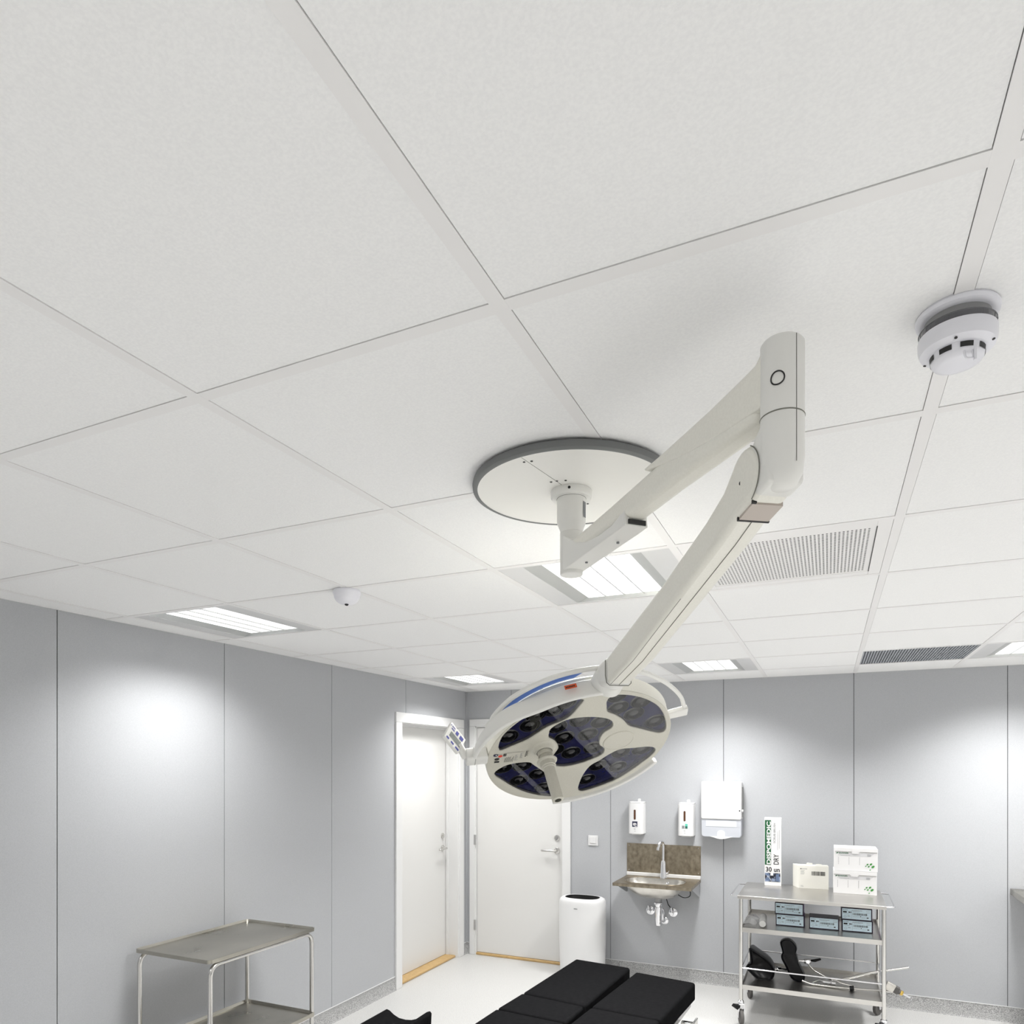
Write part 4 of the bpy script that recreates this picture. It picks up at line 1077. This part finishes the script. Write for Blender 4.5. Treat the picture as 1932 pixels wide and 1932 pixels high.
for k in range(2):
    for q in range(24): quad(bm, O_, Z_, -R_, .255 + .0055 * q + .01 * k, -.088 - .011 * k, .0038, .0022, .0008)
part('small_print', bm, M['inkg'], t)
bm = B(); Os = O_ + R_ * W_; quad(bm, Os, Bk, Z_, .015, .145, .03, .29, .0006); part('side_band', bm, M['green'], t)
# carton with barcode
t = at_shelf('tissue_carton', 'small low cream carton with a barcode, middle of the cart top', 'box', None, (-.10, 5.28, cz))
a_ = math.radians(5.5); R_ = Vector((math.cos(a_), math.sin(a_), 0)); Bk = Vector((-math.sin(a_), math.cos(a_), 0)); O_ = Vector((-.190, 5.218, cz)); W_, D_, H_ = .190, .075, .158
F_ = frame(O_, R_, Bk, Z_)
bm = B(); prism(bm, [(0, 0), (W_, 0), (W_, D_), (.02, D_), (-.034, .088)], 0, H_, F_)
bm.faces.ensure_lookup_table()
part('carton', bm, M['cartonc'], t, bevel=.001)
bm = B(); prism(bm, [(.0, .002), (W_ - .006, .002), (W_ - .01, .02), (.12, .03), (.08, .022), (.03, .03)], H_ - .001, H_ + .004, F_)
prism(bm, [(.05, .02), (.09, .035), (.06, .05)], H_, H_ + .014, F_); prism(bm, [(.11, .03), (.15, .03), (.13, .05)], H_, H_ + .009, F_)
part('torn_flap', bm, M['cartonc'], t)
bm = B(); barcode(bm, O_, R_, Z_, .082, .092, .088, .028, random.Random(11)); quad(bm, O_, R_, Z_, .01, .132, .006, .006, .0006)
part('barcode', bm, M['ink'], t)
bm = B()
for k in range(4): quad(bm, O_, R_, Z_, .012, .098 + .008 * k, .022 + .004 * (k % 2), .002, .0006)
for k in range(2): quad(bm, O_, R_, Z_, .012, .012 + .006 * k, .018, .0015, .0006)
part('small_print', bm, M['inkg'], t)
text_mesh('BARRIER', O_ + R_ * .018 + Z_ * .132, R_, Z_, .036, .006, t, M['inkg'], out=.0008)
# two stacked cartons
def barrier(label, O_, rz, zz):
    t = thing('glove_carton', label, 'box', O_ + Vector((.13, .09, 0)), 'stacked white cartons on the cart')
    R_ = Vector((math.cos(rz), math.sin(rz), 0)); Bk = Vector((-math.sin(rz), math.cos(rz), 0)); W_, D_, H_ = .258, .19, .150
    F_ = frame(O_, R_, Bk, Z_)
    bm = B(); box(bm, (0, 0, 0), (W_, D_, H_), 0, F_); part('carton', bm, M['carton'], t, bevel=.0015)
    bm = B(); box(bm, (-.001, -.003, H_ - .022), (W_ + .001, .0, H_ + .001), 0, F_); box(bm, (.105, -.0045, H_ - .034), (.145, -.001, H_ - .004), 0, F_); lidp = part('lid_flap', bm, M['carton'], t)
    bm = B()
    for a, b in ((.0, .104), (.146, .258)):
        bm = B(); quad(bm, O_, R_, Z_, a + .006, H_ - .0245, b - a - .01, .0022, .0008); part('flap_gap', bm, M['seam'], t)
    bm = B(); vs = [(.020, H_ - .030), (.238, H_ - .030), (.214, H_ - .052), (.040, H_ - .052)]
    bm.faces.new([bm.verts.new(O_ + R_ * a + Z_ * b - Bk * .0006) for a, b in vs]); part('grey_panel', bm, mat('print_pale_grey', (.62, .62, .63), .5), t)
    text_mesh('BARRIER', O_ + R_ * .026 + Z_ * (H_ - .037), R_, Z_, .060, .009, t, M['green'], bold=.02, out=.0012)
    bm = B()
    def leaf(x, z, s, rot=.7):
        p = [(x + s * (math.cos(a) * math.cos(rot) - .6 * math.sin(a) * math.sin(rot)), z + s * (math.cos(a) * math.sin(rot) + .6 * math.sin(a) * math.cos(rot))) for a in [k * PI / 8 for k in range(16)]]
        bm.faces.new([bm.verts.new(O_ + R_ * a + Z_ * b - Bk * .0014) for a, b in p])
    leaf(.017, H_ - .033, .006)
    part('leaf_mark', bm, M['green'], t); bm = B()
    for x, z, s in ((.198, .048, .007), (.188, .036, .005), (.218, .050, .009), (.205, .034, .007), (.230, .034, .011), (.213, .013, .005)): leaf(x, z, s)
    part('leaf_print', bm, M['leaf'], t, label='green leaf marks')
    bm = B()
    for k in range(3):
        for q in range(10): quad(bm, O_, R_, Z_, .024 + .063 * k, .042 + .005 * q, .0022, .003, .0007)
    for k in range(12): quad(bm, O_, R_, Z_, .024 + .006 * k, H_ - .048, .004, .002, .0010)
    for k in range(2): quad(bm, O_, R_, Z_, .196, H_ - .040 - .008 * k, .022, .003, .0010)
    part('small_print', bm, M['inkg'], t)
barrier('white carton with green leaf marks standing directly on the cart top, lower of two', Vector((.028, 5.120, cz)), math.radians(.5), 0)
barrier('white carton with green leaf marks, upper one of the stack of two', Vector((.034, 5.128, cz + .1515)), math.radians(1.0), 0)

# --- middle shelf: five labelled cartons
sut0 = None
def suture(O_, rz, label):
    global sut0
    if sut0 is not None:
        return dup(sut0, O_, rz, label)
    t = thing('supply_carton', label, 'box', (0, 0, 0), 'dark violet cartons on the middle shelf')
    W_, D_, H_ = .178, .125, .076; R_, Bk, O0 = X_, Y_, Vector((0, 0, 0))
    bm = B(); box(bm, (0, 0, 0), (W_, D_, H_)); bm.faces.ensure_lookup_table()
    for f in bm.faces:
        if f.calc_center_median().x > W_ - .001: f.material_index = 1
    part('carton', bm, [M['sutbox'], M['violet']], t, bevel=.001, local=True)
    bm = B(); quad(bm, O0, R_, Z_, .005, .007, W_ - .012, H_ - .010, .0008); lb = part('label', bm, M['sutlab'], t, local=True, label='pale blue printed label')
    bm = B(); q = lambda x, y, w_, h_, mi=0: quad(bm, O0, R_, Z_, x, y, w_, h_, .0014, mi)
    q(.010, .062, .004, .004); q(.016, .063, .022, .002); q(.010, .046, .022, .010); q(.042, .047, .010, .007); q(.054, .047, .004, .007)
    for k in range(10): q(.062 + .006 * k, .062, .004, .003, 1)
    for k in range(8): q(.068 + .005 * k, .056, .003, .002, 1)
    for k in range(5): q(.142 + .005 * k, .062, .003, .002, 1); q(.142 + .005 * k, .052, .004, .0015, 1)
    barcode(bm, O0, R_, Z_, .066, .034, .086, .013, random.Random(4), 0, .0014)
    for k in range(6): q(.010 + .006 * k, .038, .004, .0015)
    for k in range(9): q(.066 + .0055 * k, .024, .003, .0018, 1)
    q(.110, .024, .004, .006); q(.146, .018, .011, .006)
    for k in range(4): q(.118 + .006 * k, .020, .004, .0015, 1)
    q(.060, .012, .0007, .050, 1); q(.036, .024, .014, .003, 1)
    ring = [O0 + R_ * (.022 + .007 * math.cos(a)) + Z_ * (.022 + .007 * math.sin(a)) - Y_ * .0013 for a in [k * PI / 10 for k in range(20)]]
    tube(bm, ring, .0005, 4, closed=True, mi=1)
    part('label_print', bm, [M['ink'], M['inkg']], lb, local=True)
    sut0 = t; t.location = O_; t.rotation_euler = (0, 0, rz); return t
def SY(x): return x
yb_ = 4.955
suture(Vector((-.323, 4.962, SH2)), math.radians(.5), 'dark violet carton with pale blue label, under another at the left of the shelf')
suture(Vector((-.328, 4.955, SH2 + .0768)), math.radians(0), 'dark violet carton with pale blue label, on top at the left of the shelf')
suture(Vector((-.117, 4.957, SH2)), math.radians(.5), 'dark violet carton with pale blue label standing single in the middle of the shelf')
suture(Vector((.077, 4.962, SH2)), math.radians(.5), 'dark violet carton with pale blue label, under another at the right of the shelf')
suture(Vector((.073, 4.955, SH2 + .0768)), math.radians(.8), 'dark violet carton with pale blue label, on top at the right of the shelf')

# wrapped roll and plastic box
t = thing('wrapped_roll', 'small white roll in clear plastic lying on the middle shelf', 'roll', (-.405, 4.97, SH2))
bm = B(); lathe(bm, [(.007, 0), (.020, 0), (.022, .003), (.022, .22), (.020, .223), (.007, .223)], (-.396, 4.835, SH2 + .0265), (-.06, 1, 0), 28); part('roll', bm, M['roll'], t)
bm = B(); lathe(bm, [(.0235, 0), (.0258, .01), (.0250, .06), (.0262, .12), (.0250, .19), (.024, .235), (.010, .262)], (-.396, 4.832, SH2 + .0268), (-.06, 1, 0), 16, cap=False); part('wrapper', bm, M['wrap'], t, label='clear plastic wrapper')
t = thing('plastic_bag', 'crumpled clear plastic bag beside the white roll', 'bag', (-.46, 5.0, SH2))
rr_ = random.Random(21); bm = B()
g_ = [[bm.verts.new((-.515 + .020 * i + rr_.uniform(-.004, .004), 4.84 + .028 * j, SH2 + .004 + rr_.uniform(.0, .016) + .016 * math.sin(PI * i / 4) + (.018 if 0 < j < 8 else 0))) for j in range(10)] for i in range(5)]
for i in range(4):
    for j in range(9): bm.faces.new((g_[i][j], g_[i + 1][j], g_[i + 1][j + 1], g_[i][j + 1]))
lw_ = [[bm.verts.new((v.co.x, v.co.y, SH2 + .001)) for v in r] for r in g_]
for i in range(4):
    for j in range(9): bm.faces.new((lw_[i][j], lw_[i][j + 1], lw_[i + 1][j + 1], lw_[i + 1][j]))
part('bag_film', bm, M['wrap'], t, smooth=20)

# --- bottom shelf: leg supports
def loft(bm, rings, mi=0, cap=True):
    R = [[bm.verts.new(p) for p in r] for r in rings]; n = len(R[0])
    for a, b in zip(R, R[1:]):
        for i in range(n): bm.faces.new((a[i], b[i], b[(i + 1) % n], a[(i + 1) % n])).material_index = mi
    if cap: bm.faces.new(R[0]).material_index = mi; bm.faces.new(R[-1]).material_index = mi

def CP(x, z, y): return Vector((x, y, z))
# leg holder with the shell lying on its side
t = thing('leg_holder', 'black moulded leg holder shell lying open at the left end of the bottom shelf', 'leg support', (-.41, 5.0, SH3), 'black leg holders on the cart')
bm = B()
# silhouette: pointed top-left, pointed left, round belly
sec = []
out = [(-.490, .455), (-.478, .452), (-.440, .428), (-.395, .400), (-.360, .372), (-.336, .335), (-.332, .300), (-.345, .268), (-.375, .250), (-.415, .246), (-.450, .262), (-.485, .295), (-.510, .322), (-.498, .345), (-.480, .356), (-.482, .400)]
sp_ = smooth_poly(out, 2)
cxm, czm = -.41, .33
rings = []
for f, y in ((.80, 4.965), (.93, 4.945), (1.0, 4.96), (1.0, 5.00), (.97, 5.06), (.86, 5.12), (.62, 5.155), (.3, 5.165)):
    rings.append([CP(cxm + (x - cxm) * f, max(SH3 + .0015, czm + (z - czm) * f), y) for x, z in sp_])
loft(bm, rings); part('shell', bm, M['blackg'], t, smooth=70)
bm = B(); tube(bm, [CP(cxm + (x - cxm) * .99, max(SH3 + .004, czm + (z - czm) * .99), 4.948) for x, z in sp_], .004, 8, closed=True); part('shell_rim', bm, M['blackg'], t)
bm = B(); cyl(bm, (-.340, 5.06, .306), (-.262, 5.09, .300), .010, 16); cyl(bm, (-.322, 5.065, .305), (-.300, 5.075, .303), .016, 18); part('ball_joint', bm, M['chrome'], t)
# second leg holder: figure-eight shell standing, with rods
t = thing('leg_holder', 'black figure-eight leg holder shell with steel rods and clamps, middle of the bottom shelf', 'leg support', (-.2, 5.03, SH3), 'black leg holders on the cart')
out = [(-.300, .500), (-.285, .524), (-.252, .532), (-.222, .518), (-.200, .490), (-.193, .455), (-.200, .425), (-.192, .390), (-.182, .345), (-.165, .300), (-.148, .262), (-.142, .232), (-.152, .204), (-.172, .192), (-.205, .196), (-.232, .218), (-.250, .262), (-.268, .310), (-.290, .360), (-.294, .392), (-.286, .420), (-.292, .455)]
lo = min(z for x, z in out); out = [(x, SH3 + .002 + (z - lo) * (.525 - SH3) / (.532 - lo)) for x, z in out]
sp_ = smooth_poly(out, 2); cxm = -.222
def cen(z): return -.246 + (.50 - z) * .26
rings = []
for f, y, dy in ((.82, 5.02, 0), (.96, 4.995, 0), (1.0, 5.01, 0), (.98, 5.05, 0), (.88, 5.085, 0), (.6, 5.105, 0)):
    rings.append([CP(cen(z) + (x - cen(z)) * f, .36 + (z - .36) * (1 - (1 - f) * .4), y + .05 * (z - .36)) for x, z in sp_])
loft(bm := B(), rings); part('shell', bm, M['blackg'], t, smooth=70)
bm = B()
cyl(bm, (-.190, 5.08, .372), (-.140, 5.09, .374), .009, 14); part('stub', bm, M['chrome'], t)
bm = B(); cyl(bm, (-.150, 5.095, .370), (-.108, 5.09, .378), .017, 20); cyl(bm, (-.128, 5.07, .374), (-.128, 5.11, .374), .012, 16); part('clamp', bm, M['chrome'], t)
bm = B(); tube(bm, [(-.112, 5.09, .380), (-.085, 5.085, .384), (-.052, 5.082, .398), (-.048, 5.082, .400)], .008, 12, radii=[.006, .010, .007, .005]); part('clamp_grip', bm, M['black'], t)
bm = B(); tube(bm, rounded_path([(-.128, 5.09, .360), (-.100, 5.085, .322), (-.022, 5.06, .290), (.085, 5.045, .262), (.150, 5.035, SH3 + .006)], .03, seg=6), .0062, 14); part('curved_rod', bm, M['chromed'], t)
bm = B(); tube(bm, rounded_path([(-.160, 4.975, SH3 + .02), (-.110, 4.965, SH3 + .008), (.05, 4.955, SH3 + .009), (.395, 4.945, SH3 + .028)], .04, seg=6), .0080, 14)
part('main_rod', bm, M['chromed'], t)
bm = B(); lathe(bm, [(.0085, -.013), (.016, -.012), (.016, .012), (.0085, .013)], (.134, 4.953, SH3 + .016), (1, 0, .05), 8); cyl(bm, (.134, 4.953, SH3 + .012), (.134, 4.951, SH3 + .003), .008, 8); part('rod_knob', bm, M['black'], t)
# third: long rod with socket and brass end clamp
t = thing('stirrup_rod', 'long steel rod with a knurled clamp sticking out past the right side of the cart', 'rod', (.25, 5.1, SH3))
bm = B(); tube(bm, rounded_path([(-.02, 5.06, SH3 + .010), (.10, 5.08, .286), (.24, 5.11, .335), (.470, 5.15, .388)], .06, seg=6), .0085, 16); part('rod', bm, M['chromed'], t)
bm = B(); cyl(bm, (-.035, 4.99, .275), (.012, 4.99, .273), .016, 20); cyl(bm, (.016, 4.99, .273), (.040, 4.99, .272), .017, 20)
tube(bm, [(-.034, 4.99, .278), (-.056, 4.99, .284), (-.105, 4.985, SH3 + .008)], .0035, 8)
cyl(bm, (-.01, 4.99, SH3 + .001), (-.01, 4.99, .262), .007, 10)
cyl(bm, (.010, 4.995, .270), (.020, 5.065, .268), .007, 10)
part('knurled_clamp', bm, M['chrome'], t)
t = thing('rail_clamp', 'steel rail clamp with a brass nut and screw, hanging out right of the cart', 'clamp', (.37, 4.94, SH3))
bm = B(); dirc = Vector((.87, 0, -.42)).normalized(); xx_, yy_, zz_ = zalign(dirc, Vector((0, -1, 0)))
Fc = frame(Vector((.325, 4.945, .318)), xx_, yy_, zz_)
prism(bm, rrect(-.026, -.016, .026, .016, .004, 3), 0, .052, Fc); part('clamp_block', bm, M['bowl'], t, bevel=.002)
bm = B(); prism(bm, [(-.024, -.014), (.024, -.014), (.020, .014), (-.020, .014)], .052, .078, Fc); lathe(bm, [(.018, .078), (.014, .092), (0, .092)], mtx=Fc, n=20); part('jaw', bm, M['rubber'], t)
bm = B(); lathe(bm, [(0, .088), (.015, .088), (.016, .092), (.015, .104), (.010, .106), (0, .106)], mtx=Fc, n=8); part('nut', bm, M['brass'], t, label='brass nut')
bm = B(); p0 = Fc @ Vector((0, 0, .10)); tube(bm, [p0, p0 + dirc * .05], .0055, 10); tube(bm, [p0 + dirc * .035 - xx_ * .0, p0 + dirc * .055 + xx_ * .012, p0 + dirc * .060 - xx_ * .012], .0028, 8); part('screw_handle', bm, M['chrome'], t)

# ================================================================ OPERATING TABLE
tb = thing('operating_table', 'black padded operating table seen at the bottom, leg sections towards the doors', 'operating table', (-.80, 2.2, 0))
def pad(poly, z1=.80, th=.075):
    bm = B(); prism(bm, poly, z1 - th, z1); return part('pad', bm, M['pads'], tb, bevel=.011, seg=4)
pad([(-1.067, 3.052), (-1.099, 2.514), (-.827, 2.472), (-.800, 3.018)])
pad([(-.762, 2.968), (-.804, 2.472), (-.540, 2.446), (-.500, 2.922)])
pad([(-1.100, 2.505), (-1.115, 2.314), (-.836, 2.284), (-.828, 2.464)])
pad([(-.804, 2.464), (-.822, 2.240), (-.560, 2.215), (-.540, 2.438)])
pad([(-1.116, 2.305), (-1.150, 1.55), (-.590, 1.50), (-.562, 2.206), (-.822, 2.232), (-.836, 2.276)])
for poly in ([(-1.06, 3.03), (-1.09, 1.6), (-.85, 1.6), (-.81, 3.0)], [(-.75, 2.94), (-.80, 1.55), (-.58, 1.55), (-.515, 2.90)]):
    bm = B(); prism(bm, poly, .705, .7245); part('section_plate', bm, M['alu'], tb)
bm = B(); prism(bm, [(-.478, 2.80), (-.500, 2.30), (-.492, 2.30), (-.470, 2.80)], .665, .700)
for y in (2.42, 2.72): box(bm, (-.52, y - .012, .675), (-.474, y + .012, .706))
part('side_rail', bm, M['chromed'], tb, bevel=.002, label='stainless side rail')
bm = B(); box(bm, (-1.04, 1.55, .60), (-.62, 2.6, .705)); part('table_frame', bm, M['alu'], tb, bevel=.004)
bm = B(); box(bm, (-.93, 1.85, .14), (-.70, 2.2, .60)); part('column', bm, M['steel'], tb, bevel=.01)
bm = B(); box(bm, (-1.08, 1.45, .03), (-.58, 2.55, .14)); part('pedestal', bm, M['steel'], tb, bevel=.02)
for x in (-1.02, -.64):
    for y in (1.55, 2.45):
        bm = B(); cyl(bm, (x - .015, y, .04), (x + .015, y, .04), .04, 24); part('wheel', bm, M['rubber'], tb)

lr = thing('limb_rest', 'black trough-shaped padded limb rest, left of the operating table at the bottom edge', 'limb rest', (-1.38, 1.9, .7))
bm = B(); dd = Vector((.02, -1, 0)).normalized(); rings = []
top = [(-.082, .045), (-.070, .040), (-.055, .026), (-.035, .014), (-.010, .009), (.012, .009), (.036, .015), (.055, .028), (.068, .040), (.080, .044), (.086, .036), (.084, -.01), (.078, -.03), (.04, -.035), (-.04, -.035), (-.078, -.03), (-.088, -.01), (-.088, .036)]
base = Vector((-1.385, 2.135, .766)); rx = Vector((.955, .30, 0)).normalized()
for k in range(9):
    s = k / 8; rings.append([base + dd * (.46 * s) + rx * x * (1 + .08 * s) + Z_ * z for x, z in top])
loft(bm, rings); part('trough_pad', bm, M['pads'], lr, bevel=.003, smooth=50)
bm = B(); c0 = base + dd * .22 - Z_ * .033
cyl(bm, c0, c0 - Z_ * .04, .02, 16); tube(bm, rounded_path([c0 - Z_ * .035, c0 - Z_ * .09, Vector((-1.10, c0.y, c0.z - .09))], .03), .012, 12); part('support_bar', bm, M['chromed'], lr)
